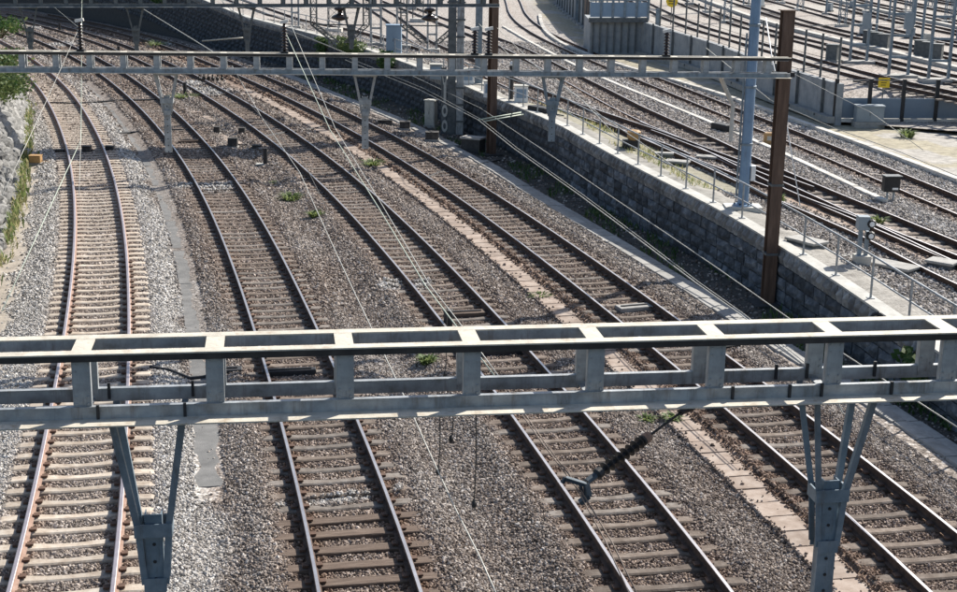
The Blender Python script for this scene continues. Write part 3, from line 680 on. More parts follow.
def stone_mesh(L_, H, D, r):
    """rough faced block, x along, -y outward"""
    mb = MB(); nx, nz = 4, 3; g = .012; front = []
    for j in range(nz):
        for i in range(nx):
            ex = i in (0, nx-1); ez = j in (0, nz-1)
            x = -L_/2 + g + (L_-2*g)*i/(nx-1) + (0 if ex else (r.random()-.5)*L_*.12); z = g + (H-2*g)*j/(nz-1) + (0 if ez else (r.random()-.5)*H*.15)
            y = -(D*(.22 if (ex or ez) else .8 + .6*r.random()) + (r.random()-.5)*.015)
            front.append(len(mb.v)); mb.v.append((x, y, z))
    F = lambda i, j: front[j*nx+i]
    for j in range(nz-1):
        for i in range(nx-1): mb.f.append((F(i, j), F(i+1, j), F(i+1, j+1), F(i, j+1))); mb.m.append(0)
    ring = [F(i, 0) for i in range(nx)] + [F(nx-1, j) for j in range(1, nz)] + [F(i, nz-1) for i in reversed(range(nx-1))] + [F(0, j) for j in reversed(range(1, nz-1))]
    back = []
    for v in ring: back.append(len(mb.v)); mb.v.append((mb.v[v][0], .01, mb.v[v][2]))
    for k in range(len(ring)):
        k2 = (k+1) % len(ring); mb.f.append((ring[k2], ring[k], back[k], back[k2])); mb.m.append(0)
    return mb
rs = random.Random(11)
LENS = [.45, .58, .72, .88]; CH = .35
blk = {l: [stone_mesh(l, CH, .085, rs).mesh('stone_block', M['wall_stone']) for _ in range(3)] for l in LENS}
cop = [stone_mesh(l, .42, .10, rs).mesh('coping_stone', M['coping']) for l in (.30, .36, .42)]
copl = (.30, .36, .42)
far = MB(); farc = MB(); nblk = 0; ncop = 0
s = 0
def add_far(mb, src, p, a, o_, z):
    rot = math.atan2(-a.y, -a.x); ca, sa = math.cos(rot), math.sin(rot); b = len(mb.v)
    for v in src.v: mb.v.append((p.x + v[0]*ca - v[1]*sa, p.y + v[0]*sa + v[1]*ca, z + v[2]))
    for f in src.f: mb.f.append(tuple(b+i for i in f)); mb.m.append(0)
farsrc = {l: stone_mesh(l, CH, .085, rs) for l in LENS}; farcop = {l: stone_mesh(l, .42, .10, rs) for l in copl}
# courses run level with the crest and die into the ground
for course in range(9):
    s = rs.random()*.5
    while s < WS[-1]-2:
        l = rs.choice(LENS); p, a, o_ = wpt(s+l/2); zc = float(crest_z(p.y)); z = zc - .44 - (course+1)*CH
        if z > -.9:
            # outward normal is -y of the block: the block's x axis runs against the wall's direction
            if 26 < p.y < 56 and nblk < 298:
                put('stone_block', rs.choice(blk[l]), wroot, Vector((p.x, p.y, z)) - wo + o_*(rs.random()-.5)*.03, math.atan2(-a.y, -a.x)); nblk += 1
            else: add_far(far, farsrc[l], p, a, o_, z)
        s += l + .01
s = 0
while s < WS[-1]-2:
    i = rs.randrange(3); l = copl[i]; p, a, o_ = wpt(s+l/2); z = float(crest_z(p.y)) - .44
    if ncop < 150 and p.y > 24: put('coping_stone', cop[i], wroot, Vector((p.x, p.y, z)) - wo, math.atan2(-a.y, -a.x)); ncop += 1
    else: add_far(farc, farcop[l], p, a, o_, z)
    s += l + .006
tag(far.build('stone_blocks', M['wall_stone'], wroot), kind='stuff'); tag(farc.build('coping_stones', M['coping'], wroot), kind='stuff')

# ------------------------------------------------------------------ railing on the crest
rroot = thing('railing', (float(wall_x(40.))+.3, 40, float(crest_z(40.))), 'grey two rail steel railing standing on the crest of the stone wall', 'railing')
rl = MB(); rm = MB(); pm = MB()
pm.tube([(0, 0, .03), (0, 0, 1.06)], .028, 6); pm.box(-.08, .08, -.08, .08, 0.035, .05)
pme = pm.mesh('post', M['galv']); topp = []; midp = []
s = 1.0
while s < WS[-1]-60:
    p, a, o_ = wpt(s); q = p - o_*.22; q.z = float(crest_z(p.y)); 
    put('post', pme, rroot, q - Vector(rroot.location), math.atan2(a.y, a.x)); topp.append(q + Vector((0, 0, 1.06))); midp.append(q + Vector((0, 0, .55))); s += 2.0
rl.tube(topp, .027, 6); rm.tube(midp, .022, 6)
rl.build('top_rail', M['galv'], rroot); rm.build('middle_rail', M['galv'], rroot)

# ------------------------------------------------------------------ yard: concrete wall, ground, fences
YZ = 2.2
ywall = thing('yard_wall', (YW[0].x, YW[0].y, 1.0), 'plain grey concrete retaining wall below the goods yard, behind the farthest upper track', 'wall')
wp = smooth_pts(YW, 40); wm = MB(); prev = None
def ytop(y): return np.interp(y, [YW[0].y, YW[1].y, YW[2].y, YW[3].y, YW[5].y], [2.65, 2.65, 2.8, 3.2, 3.6])
pan = []
for i in range(0, len(wp)-1, 1):
    a, b = wp[i], wp[i+1]; d_ = (b-a).normalized(); n_ = Vector((d_.y, -d_.x, 0)); m_ = MB()
    za, zb = float(ytop(a.y)), float(ytop(b.y)); g = d_*.012
    A, B = a+g, b-g
    m_.hexa([Vector((A.x, A.y, .6)), Vector((B.x, B.y, .6)), Vector((B.x, B.y, .6))+n_*.3, Vector((A.x, A.y, .6))+n_*.3, Vector((A.x, A.y, za)), Vector((B.x, B.y, zb)), Vector((B.x, B.y, zb))+n_*.3, Vector((A.x, A.y, za))+n_*.3])
    m_.build('wall_panel', M['conc_wall'], ywall)
pmb = MB()
# base ledge
lm_ = MB()
for a, b in zip(wp[:-1], wp[1:]):
    d_ = (b-a).normalized(); n_ = Vector((-d_.y, d_.x, 0)); lm_.bar(a + n_*.2 + Vector((0, 0, 1.0)), b + n_*.2 + Vector((0, 0, 1.0)), .36, .3)
lm_.build('footing', M['duct'], ywall)
post = MB(); post.box(-.05, .05, -.05, .05, 0, 1.0)
tot = [0]
for a, b in zip(wp[:-1], wp[1:]): tot.append(tot[-1]+(b-a).length)
xs_, ys_ = [p.x for p in wp], [p.y for p in wp]
pme2 = MB(); pme2.box(-.055, .055, -.05, .05, 0, 1); pme2.box(-.35, .06, -.05, .05, 0, .06); pm2 = pme2.mesh('wall_post', M['galv_dark'])
s = 1.5
while s < tot[-1]:
    x, y = np.interp(s, tot, xs_), np.interp(s, tot, ys_)
    put('wall_post', pm2, ywall, Vector((x-.08, y-.02, 1.02))-Vector(ywall.location), 0, (1, 1, float(ytop(y))-.9)); s += 3.2
# yard ground
nY = 70; gy = np.linspace(40, 330, nY); us = np.linspace(0, 1, 40)
edge = np.where(gy > YW[0].y, np.interp(gy, YWY, YWX), 22) + .25
edge = np.where(gy < YW[0].y, YW[0].x + 7.5 + (YW[0].y-gy)*.1, edge)
Yg = np.repeat(gy[:, None], 40, 1); Xg = edge[:, None] + us[None]*np.linspace(50, 190, nY)[:, None]
Zg = np.full(Xg.shape, YZ-.17) + (vnoise(Xg, Yg, .6, 12)-.5)*.1
cpt = atu(835, 122)
slope = sstep(0, 5.5, (Yg - (cpt.y+.3 + (Xg-cpt.x)*.05))); Zg = np.where(Xg > cpt.x-.2, np.where(Yg < cpt.y+14, (Zg-.9)*slope+.9, Zg), Zg)
keepcol = Yg >= 0
tone = .62 + .5*(vnoise(Xg, Yg, .3, 13)-.5); soil = .5*sstep(.35, .7, vnoise(Xg, Yg, .22, 14)); sc = np.zeros(Xg.shape+(3,)); sc[...] = (.36, .345, .31)
yg = grid_mesh('yard_ground', Xg, Yg, Zg, M['ballast'], dict(tone=np.clip(tone, 0, 1), rust=np.full(Xg.shape, .15), soil=soil, soilcol=sc)); yg['label'] = 'pale stone ground of the goods yard'
# yard tracks
A_ = [at(a, b, YZ) for a, b in ((957, 94.5), (900, 82.5), (840, 68), (775, 49), (710, 30.5), (650, 6.5))]
yy = np.array([p.y for p in A_])[::1]; xx = np.array([p.x for p in A_]); i = np.argsort(yy); YB = spline(yy[i], xx[i]); y_lo, y_hi = yy.min(), yy.max()
yl = ['yard track nearest the grey concrete wall', 'second yard track from the concrete wall, passing the twin masts', 'third yard track from the concrete wall, behind the row of dark boxes', 'fourth yard track from the concrete wall', 'fifth yard track from the concrete wall', 'sixth yard track from the concrete wall', 'seventh yard track from the concrete wall', 'eighth yard track from the concrete wall', 'ninth yard track, farthest across the pale yard']
offs = [0, 4.3, 9.8, 14.2, 18.7, 23.2, 27.6, 32.2, 37, ]
for k, o_ in enumerate(offs):
    Yc = np.linspace(y_lo-12, y_hi+70, 60); Xc = YB(Yc); sl = (YB(Yc+.1)-YB(Yc-.1))/.2; kk = 1/np.sqrt(1+sl*sl)
    fx, fy = Xc + o_*kk, Yc - o_*kk*sl; j = np.argsort(fy); fk = spline(fy[j], fx[j])
    y0, y1 = fy.min()+1, min(fy.max()-1, 240)
    root = thing('yard_track', (float(fk(y0)), y0, YZ-.17), yl[k], 'railway track')
    for sg in (-1, 1): rail_obj(fk, y0, y1, .69*sg, lambda y: YZ, root, M['rail_side'], step=2.5)
    st = MB(); Y, X, s2 = arc(fk, y0, y1, .75)
    for y, x, a in zip(Y, X, s2):
        c = 1/math.sqrt(1+a*a); st.bar((x-1.2*c, y+1.2*c*a, YZ-.2), (x+1.2*c, y-1.2*c*a, YZ-.2), .24, .07)
    tag(st.build('sleepers', M['conc_grey'], root), kind='stuff')
# ------------------------------------------------------------------ gantries
def gantry(name, label, pL, pR, zt, H, D, step, first, mats, group=None, fl=.11, lg=.065, bw=.105, face=None):
    """two vierendeel girders side by side; local x along the beam, y to the rear, z=0 at the top flange"""
    pL = Vector(pL); pR = Vector(pR); v = pR-pL; L_ = v.length; rz = math.atan2(v.y, v.x)
    g = thing(name, (pL.x, pL.y, zt), label, 'gantry', group, rz)
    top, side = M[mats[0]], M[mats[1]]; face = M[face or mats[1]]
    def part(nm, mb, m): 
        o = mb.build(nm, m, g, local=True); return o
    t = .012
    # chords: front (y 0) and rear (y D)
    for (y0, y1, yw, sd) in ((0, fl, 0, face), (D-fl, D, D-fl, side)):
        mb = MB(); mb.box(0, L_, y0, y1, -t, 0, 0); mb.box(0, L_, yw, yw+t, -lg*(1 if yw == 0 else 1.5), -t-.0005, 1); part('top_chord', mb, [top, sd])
    for (y0, y1, yw) in ((-.15, .04, .028), (D-.06, D+.055, D-.06)):
        mb = MB(); mb.box(0, L_, y0, y1, -H, -H+t, 0 if y0 < 0 else 1); mb.box(0, L_, yw, yw+t, -H+t+.0005, -H+bw, 1); mb.box(0, L_, yw-.004, yw+.05, -H+bw, -H+bw+.01, 1); part('bottom_chord', mb, [top, side])
    bt = MB(); bt.box(-.075, .075, fl+.001, D-fl-.001, -t-.001, -.001, 0); bm = bt.mesh('batten', [top, side])
    vt = MB(); vt.box(-.072, .072, .042, .052, -H+bw*.6, -lg*.5, 0); vt.box(-.072, -.062, .053, .11, -H+.02, -.02, 0); vt.box(.062, .072, .053, .11, -H+.02, -.02, 0); vm_ = vt.mesh('vertical', [side])
    for sx in (-.045, .045):
        for z_ in (-lg-.03, -lg-.09, -H+bw+.03, -H+bw+.09): vt.lathe((sx, .042, z_), [(.011, 0), (.011, .009)], 6, axis=(0, -1, 0))
    vm_ = vt.mesh('vertical', [side])
    bb = MB(); bb.box(-.04, .04, .06, D-.06, -H+.015, -H+.03, 0); bbm = bb.mesh('tie_plate', [side])
    n = int((L_-first)/step)+1
    for k in range(n):
        x = first + k*step
        put('batten', bm, g, (x, 0, 0)); put('vertical', vm_, g, (x, 0, 0)); put('vertical', vm_, g, (x, D-.115, 0))
        if k % 2 == 0: put('tie_plate', bbm, g, (x, 0, 0))
    return g
def drop_post(g, x, D, H, length, m, split=.62, wide=.30, four=True, lean=0.0):
    """four legs drawing together into a bolted channel post hung below the girder"""
    r = bpy.data.objects.new('drop_post', None); C.objects.link(r); r.parent = g; r.location = (x, D/2, -H)
    hi, lo_ = split, split+.56*(split/.98 if split < .8 else 1)
    for sx in (-1, 1):
        for sy in ((-1, 1) if four else (-1,)):
            mb = MB(); top = Vector((sx*wide, sy*D*.40, 0)); mid = Vector((sx*.125+lean, sy*.085, -hi-.06)); bot = Vector((sx*.088+lean, sy*.08, -lo_))
            for a, c in ((top, mid), (mid, bot)):
                mb.bar(a, c, .055, .010, up=(0, 1, 0)); mb.bar(a + Vector((-sx*.022, .025, 0)), c + Vector((-sx*.022, .025, 0)), .010, .05, up=(0, 1, 0))
            mb.build('leg', m, r, local=True)
    mb = MB()
    for y0, y1 in ((-.112, -.1), (.1, .112)): mb.box(-.155+lean, .155+lean, y0, y1, -hi-.12, -hi)
    for s in (-1, 1): mb.box(lean+s*.15-.008, lean+s*.15+.008, -.099, .099, -hi-.12, -hi)
    mb.build('collar', m, r, local=True)
    mb = MB()
    for y0, y1 in ((-.10, -.09), (.09, .10)): mb.box(-.095+lean, .095+lean, y0, y1, -lo_-.06, -lo_+.06)
    mb.build('gusset', m, r, local=True)
    w0 = .062
    mb = MB(); mb.box(-w0+lean, w0+lean, -.06, -.05, -length, -hi+.07); mb.box(-w0-.01+lean, -w0+lean, -.06, .06, -length, -hi+.07); mb.box(w0+lean, w0+.01+lean, -.06, .06, -length, -hi+.07); mb.box(-.085+lean, .085+lean, -.075, -.0605, -length, -lo_-.061); mb.build('post', m, r, local=True)
    mb = MB()
    for k in range(9):
        z = -split-.2-k*.16
        if z > -length: mb.lathe((lean, -.062 if z > -lo_-.06 else -.077, z), [(.016, -.004), (.016, .004)], 6, axis=(0, 1, 0))
    mb.build('bolt', M['near_black'], r, local=True)
    mb = MB(); mb.bar((-wide-.04, 0, -.03), (wide+.04, 0, -.03), .3, .05); mb.build('head_plate', m, r, local=True)
    return r
# near gantry
NZ = 6.32; fL, fR = at(-40, 357.6, NZ), at(1010, 331.3, NZ)
_d = (fR-fL).normalized(); fL = fL - _d*4; fR = fR + _d*5.5
Dn = (at(478, 326.6, NZ) - at(478, 345.2, NZ)).length
dirn = (fR-fL).normalized(); nrm = Vector((-dirn.y, dirn.x, 0))
def proj_x(P):
    dz = P.z-CAMH; cp, sp = math.cos(PITCH), math.sin(PITCH); fw = P.y*cp - dz*sp; xr = P.x/fw; yr = (P.y*sp + dz*cp)/fw
    return 478.5 + FPX*(math.cos(ROLL)*xr + math.sin(ROLL)*yr)
def along(px, py, z, p0, d_):
    lo_, hi_ = -5.0, 60.0
    for _ in range(50):
        m_ = (lo_+hi_)/2; q = p0 + d_*m_; q.z = z
        if proj_x(q) < px: lo_ = m_
        else: hi_ = m_
    return lo_
xs0 = along(79, 355, NZ, fL, dirn); xs1 = along(839, 336, NZ, fL, dirn); stepn = (xs1-xs0)/6
gn = gantry('gantry', 'large near catenary gantry of cream topped grey steel girders crossing the whole foreground', fL, fR, NZ, .565, Dn, stepn, xs0 - stepn*int(xs0/stepn) + 0.0, ('galv_top', 'galv'), face='chord_shade')
drop_post(gn, along(147, 424, NZ-.565, fL + nrm*.1, dirn), Dn, .565, 2.7, M['galv_blue'], split=.99, wide=.285)
drop_post(gn, along(845, 402, NZ-.565, fL + nrm*.1, dirn), Dn, .565, 2.7, M['galv_blue'], split=.93, wide=.27)
# cable clamps on the near gantry's bottom chords
cl = MB(); cl.box(-.012, .012, D_ := -.005, .02, -.03, .11); clm = cl.mesh('cable_clamp', M['near_black'])
for px in (98, 185, 733, 790, 822, 892): 
    x = along(px, 402-px*.03, NZ-.55, fL, dirn)
    put('cable_clamp', clm, gn, (x, .014, -.545)); put('cable_clamp', clm, gn, (x+.04, Dn-.075, -.51))
# far gantry
FZ = 6.42; f2L, f2R = at(-30, 51, FZ), at(792, 58.3, FZ); d2 = (f2R-f2L).normalized()
f2L = f2L - d2*3
s0 = along(82/3.9875+0, 52, FZ, f2L, d2); s1 = along(222, 53, FZ, f2L, d2)
st2 = along(888/3.9875, 53, FZ, f2L, d2) - along(755/3.9875, 53, FZ, f2L, d2)
gf = gantry('gantry', 'middle catenary gantry held by the blue and rust brown poles, four posts hanging below it', f2L, f2R, FZ, .50, .36, st2, s0 - st2*int(s0/st2), ('galv_top', 'galv'), fl=.09, lg=.07, bw=.10, face='chord_shade')
for px, ln, m in ((165, 1.95, 'galv'), (365, 1.85, 'galv'), (554, 1.65, 'galv_blue')):
    drop_post(gf, along(px, 67, FZ-.5, f2L, d2), .36, .50, ln, M[m], split=.62, wide=.26)
# bent strut under its right end
bs = MB(); a0 = along(722, 66, FZ-.5, f2L, d2); a1 = along(735, 90, 5.3, f2L, d2); zb = 4.28-FZ; a2 = a1
bs.tube([(a0, .18, -.5), (a1, .18, -1.22), (a1, .18, zb)], .055, 8); bs.build('bent_strut', M['conc_light'], gf, local=True)
# post insulators on the middle gantry
def post_ins(g, x, y, h, m, cap=True):
    r = bpy.data.objects.new('post_insulator', None); C.objects.link(r); r.parent = g; r.location = (x, y, 0)
    prof = [(.035, 0)]; z = .08
    while z < h-.06: prof += [(.04, z), (.085, z+.018), (.085, z+.026), (.04, z+.05)]; z += .075
    prof += [(.03, h)]
    mb = MB(); mb.lathe((0, 0, 0), prof, 10); mb.build('shed_stack', M['porcelain'], r, local=True, smooth=True)
    mb = MB(); mb.box(-.09, .09, -.09, .09, 0, .05); mb.build('base', M['near_black'], r, local=True)
    mb = MB(); mb.bar((-.1, 0, h), (.1, 0, h+.04), .09, .07); mb.build('cap', M['ins_white'] if cap else M['near_black'], r, local=True)
for px, h in ((80, .72), (284.5, .74), (475, .62), (489, .62), (667, .62)):
    post_ins(gf, along(px, 53, FZ, f2L, d2), .12, h, None)
# six small hangers under the middle gantry
hm = MB(); hm.lathe((0, 0, -.17), [(.02, 0), (.045, .03), (.045, .07), (.015, .1), (.012, .17)], 6); hme = hm.mesh('hanger', M['near_black'])
for k in range(6): put('hanger', hme, gf, (along(199, 68, FZ-.5, f2L, d2) + k*.11, .0, -.5))
# third gantry
TZ = 6.62; f3L, f3R = at(-40, -6.5, TZ), at(500, -5.5, TZ); d3 = (f3R-f3L).normalized()
f3L = f3L - d3*3
gt = gantry('gantry', 'far catenary gantry at the top of the view, ending at the farther rust brown pole', f3L, f3R, TZ, .52, .4, .93, .3, ('galv', 'galv_dark'))
for px, ln in ((28, 1.6), (135, 1.9), (247, 1.9), (352, 1.7)):
    drop_post(gt, along(px, 6, TZ-.52, f3L, d3), .4, .52, ln, M['galv_dark'], split=.8, wide=.32)
# lattice drop frame beside the second post
def lattice(mb, p, q, wd, n, r=.022, mi=0, depth=None):
    """square lattice mast from p to q"""
    p = Vector(p); q = Vector(q); depth = depth or wd; c = [Vector((sx*wd/2, sy*depth/2, 0)) for sx, sy in ((-1, -1), (1, -1), (1, 1), (-1, 1))]
    for k in range(4): mb.bar(p+c[k], q+c[k], r*2.6, r*2.6, mi=mi)
    for i in range(n):
        a = p.lerp(q, i/n); b = p.lerp(q, (i+1)/n)
        for k in range(4):
            k2 = (k+1) % 4; mb.bar(a+c[k], b+c[k2], r*1.2, r*1.2, mi=mi) if i % 2 else mb.bar(a+c[k2], b+c[k], r*1.2, r*1.2, mi=mi)
            mb.bar(b+c[k], b+c[k2], r*1.2, r*1.2, mi=mi)

# ------------------------------------------------------------------ poles and masts
def ibeam(mb, wd, dp, z0_, z1, t=.03, taper=0):
    mb.box(-wd/2, wd/2, -dp/2, -dp/2+t, z0_, z1); mb.box(-wd/2, wd/2, dp/2-t, dp/2, z0_, z1); mb.box(-t/2, t/2, -dp/2+t, dp/2-t, z0_, z1)
p1 = at(767, 304, -.42); b1 = thing('steel_pole', p1, 'tall rust brown steel pole holding the right end of the middle gantry', 'pole', None, math.radians(6))
zt1 = 7.5; mb = MB(); ibeam(mb, .31, .31, .06, zt1 - p1.z); mb.build('shaft', M['brown_pole'], b1, local=True)
mb = MB(); mb.box(-.45, .45, -.45, .45, -.1, .06); mb.build('foundation', M['mortar'], b1, local=True)
mb = MB(); mb.box(-.2, .2, -.2, .2, zt1-p1.z, zt1-p1.z+.02); mb.build('cap_plate', M['brown_pole'], b1, local=True)
for z_ in (1.4, 3.3):
    mb = MB(); mb.box(-.175, .175, -.17, .17, z_, z_+.06); mb.build('band', M['galv_dark'], b1, local=True)
mb = MB(); mb.box(-.24, .24, -.22, .22, FZ-.62-p1.z, FZ-.5-p1.z-.003); mb.build('bracket', M['near_black'], b1, local=True)
p2 = at(491, 155, -.42); b2 = thing('steel_pole', p2, 'farther rust brown steel pole at the right end of the far gantry, against the wall', 'pole', None, math.radians(28))
mb = MB(); ibeam(mb, .32, .32, .06, 7.9); mb.build('shaft', M['brown_pole'], b2, local=True)
mb = MB(); mb.box(-.4, .4, -.4, .4, -.1, .06); mb.build('foundation', M['mortar'], b2, local=True)
pb = atu(742.5, 208); bp_ = thing('tubular_pole', pb, 'tall light blue tubular steel pole behind the railing', 'pole')
mb = MB(); mb.tube([(0, 0, .12), (0, 0, 4), (0, 0, 9.2)], [.165, .155, .135], 20); mb.build('shaft', M['blue_pole'], bp_, local=True, smooth=False)
mb = MB(); mb.box(-.55, .55, -.35, .35, -.25, .08); mb.build('foundation', M['conc_light'], bp_, local=True)
mb = MB(); mb.lathe((0, 0, .08), [(.3, 0), (.3, .04), (.2, .05)], 16); mb.build('base_flange', M['blue_pole'], bp_, local=True)
mb = MB(); mb.box(.17, .30, -.12, .06, .85, 1.3); mb.build('junction_box', M['white'], bp_, local=True)
for z_ in (1.9, 3.6, 5.4):
    mb = MB(); mb.lathe((0, 0, z_), [(.17, 0), (.18, .01), (.18, .07), (.17, .08)], 16); mb.build('band', M['galv_blue'], bp_, local=True)
for q_ in range(6):
    mb = MB(); mb.lathe((.25*math.cos(q_*1.047), .25*math.sin(q_*1.047), .12), [(.025, 0), (.025, .05)], 6); mb.build('anchor_bolt', M['near_black'], bp_, local=True)
mb = MB(); mb.tube([(-.22, -.03, .3), (-.21, -.03, 5.2)], .03, 6); mb.build('conduit', M['galv_blue'], bp_, local=True)
mb = MB(); mb.bar((.12, 0, 6.4), (.42, 0, 7.6), .05, .22); mb.build('bracket_plate', M['galv'], bp_, local=True)
# wide dark mast and its neighbour
pm_ = at(455, 134, -.42); bm_ = thing('dark_mast', pm_, 'wide dark steel mast with white ring marks at the foot of the stone wall', 'mast')
mb = MB(); mb.box(-.38, .0, -.3, .3, 0, 9.0); mb.build('dark_leg', M['galv_dark'], bm_, local=True)
mb = MB(); mb.box(.04, .38, -.28, .28, 0, 9.0); mb.build('grey_leg', M['galv'], bm_, local=True)
mb = MB()
for z in np.arange(.6, 9, .8): mb.box(-.44, .44, -.33, -.303, z, z+.09)
mb.build('batten', M['galv_dark'], bm_, local=True)
mk = MB()
def ring_mark(mb, cx, cz, rx, rz, y):
    n = 14
    for k in range(n):
        a, b = 2*math.pi*k/n, 2*math.pi*(k+1)/n
        P = lambda t, s: (cx + rx*s*math.cos(t), y, cz + rz*s*math.sin(t))
        mb.quad(P(a, .5), P(a, 1), P(b, 1), P(b, .5))
ring_mark(mk, -.50, .42, .14, .30, -.345); ring_mark(mk, -.50, 1.15, .14, .30, -.345)
mk.quad((-.56, -.345, 1.55), (-.44, -.345, 1.55), (-.44, -.345, 2.5), (-.56, -.345, 2.5)); mk.bar((-.56, -.345, 2.4), (-.66, -.345, 3.1), .05, .012); mk.bar((-.47, -.345, 2.5), (-.38, -.345, 3.1), .05, .012)
mk.build('painted_mark', M['cab_white'], bm_, local=True)
bk = MB(); bk.box(-.68, -.43, -.335, -.30, .05, 3.2); bk.build('mark_board', M['galv_dark'], bm_, local=True)
pg_ = atu(478, 84); bg_ = thing('grey_mast', pg_, 'plain blue grey mast between the wide dark mast and the farther brown pole', 'mast')
mb = MB(); ibeam(mb, .34, .34, 0, 8.0); mb.build('shaft', M['galv_blue'], bg_, local=True)
mb = MB(); mb.box(-.5, .5, -.5, .5, -.3, .05); mb.build('foundation', M['conc_light'], bg_, local=True)
# heavy overhead portal on the dark mast (above the picture; its shadow crosses the left tracks)
hp0 = Vector((pm_.x, pm_.y, 8.2)); hp1 = Vector((-19.5, 65.0, 8.2))
hv = thing('portal_beam', hp0, 'heavy lattice portal beam reaching left from the wide dark mast above the tracks', 'gantry')
mb = MB(); up_ = Vector((0, 0, 1.1)); nn = Vector((.15, 1.5, 0)); 
for o_ in (Vector((0, 0, 0)), up_, nn, up_+nn): mb.bar(hp0+o_, hp1+o_, .34, .34)
N_ = 20
for i in range(N_):
    a, b = hp0.lerp(hp1, i/N_), hp0.lerp(hp1, (i+1)/N_)
    for o1, o2 in ((Vector(), up_), (nn, nn+up_), (Vector(), nn), (up_, up_+nn)): mb.bar(a+o1, b+o2, .2, .2); mb.bar(a+o1, a+o2, .16, .16)
mb.build('lattice', M['galv_dark'], hv)
# lattice masts beyond the wall, left group
def lat_mast(px, py, z, h, wd, label, m='galv_dark', box=False, n=None, name='lattice_mast', dep=None):
    p = atu(px, py); r = thing(name, p, label, 'mast', 'lattice catenary masts')
    mb = MB(); lattice(mb, (0, 0, .1), (0, 0, h), wd, n or int(h/.7), depth=dep); mb.build('lattice', M[m], r, local=True)
    mb = MB(); mb.box(-wd*.75, wd*.75, -wd*.75, wd*.75, -.3, .12); mb.build('foundation', M['conc_light'], r, local=True)
    if box:
        mb = MB(); mb.box(-wd/2+.05, wd/2+.22, -wd/2-.2, -wd/2-.03, 1.2, 2.0); mb.build('box', M['cabinet'], r, local=True)
    return r
def ladder_mast(px, py, z, h, wd, label, m='galv', box=None, group='twin leg masts'):
    """two channel legs joined by battens"""
    p = at(px, py, z) if z > 2 else atu(px, py); r = thing('twin_leg_mast', p, label, 'mast', group)
    for sx in (-1, 1):
        mb = MB(); mb.box(sx*wd/2-.06, sx*wd/2+.06, -.1, .1, .05, h); mb.build('leg', M[m], r, local=True)
    for z_ in np.arange(.9, h-.1, 1.1):
        mb = MB(); mb.box(-wd/2+.061, wd/2-.061, -.05, .05, z_, z_+.12); mb.build('batten', M[m], r, local=True)
    mb = MB(); mb.box(-wd*.9, wd*.9, -.5, .5, -.35, .07); mb.build('foundation', M['duct'], r, local=True)
    if box:
        mb = MB(); mb.box(.02, .45, -.32, -.105, box, box+.85); mb.build('box', M['cabinet'], r, local=True)
    return r
ladder_mast(376, 44, 1.15, 7, .62, 'twin leg mast just left of the tall grey equipment cabinet, behind the railing')
ladder_mast(402, 46, 1.15, 7, .62, 'twin leg mast just right of the tall grey equipment cabinet')
ladder_mast(432, 50, 1.1, 7, .55, 'twin leg mast below the hanging black bell, left of the wide dark mast')
lat_mast(334, 30, 1.2, 7, .75, 'lattice mast left of the dark drop post, at the top of the stone wall', 'galv_dark')
lat_mast(418, 20, 1.15, 5, .9, 'lattice mast behind the twin leg masts, topped beyond the view', 'galv_dark')
lat_mast(412, 8, 1.2, 7, .6, 'slender lattice mast far behind the equipment cabinet', 'galv_blue')
ladder_mast(295.5, 27, 1.2, 6, .45, 'thin grey mast standing just behind the railing left of the hanging ivy', 'galv')
# hanging bells (tension weights) near the masts
def bell(px, py, Y, label):
    p = atY(px, py, Y); r = thing('hanging_insulator', p, label, 'insulator')
    mb = MB(); mb.lathe((0, 0, 0), [(.1, 0), (.42, .1), (.46, .2), (.3, .3), (.12, .36), (.12, .5), (.3, .56), (.3, .66), (.08, .72)], 14); mb.build('shed_stack', M['porcelain'], r, local=True, smooth=True)
    mb = MB(); mb.tube([(0, 0, .7), (0, 0, 2.6)], .03, 6); mb.build('rod', M['galv_dark'], r, local=True)
    mb = MB(); mb.bar((-1.2, 0, 1.5), (1.2, 0, 1.5), .09, .09); mb.bar((-1.2, 0, 1.5), (-.2, 0, .75), .06, .06); mb.bar((1.2, 0, 1.5), (.2, 0, .75), .06, .06); mb.build('yoke', M['galv_dark'], r, local=True)
    mb = MB()
    for sx in (-1.35, 1.35): lattice(mb, (sx, 0, -.2), (sx, 0, 3.2), .3, 7, r=.02)
    lattice(mb, (-1.35, 0, -.2), (-.25, .2, -1.1), .3, 4, r=.02); lattice(mb, (1.35, 0, -.2), (.35, .2, -1.1), .3, 4, r=.02); mb.bar((-1.4, 0, 1.6), (1.4, 0, 1.6), .12, .12); mb.bar((-1.4, 0, -.2), (1.4, 0, -.2), .06, .06); mb.build('lattice_bracket', M['galv_dark'], r, local=True)
bell(340, 21, 74, 'black bell shaped insulator hanging by the left lattice mast above the wall')
bell(430, 22, 74, 'black bell shaped insulator hanging above the twin leg mast left of the dark mast')
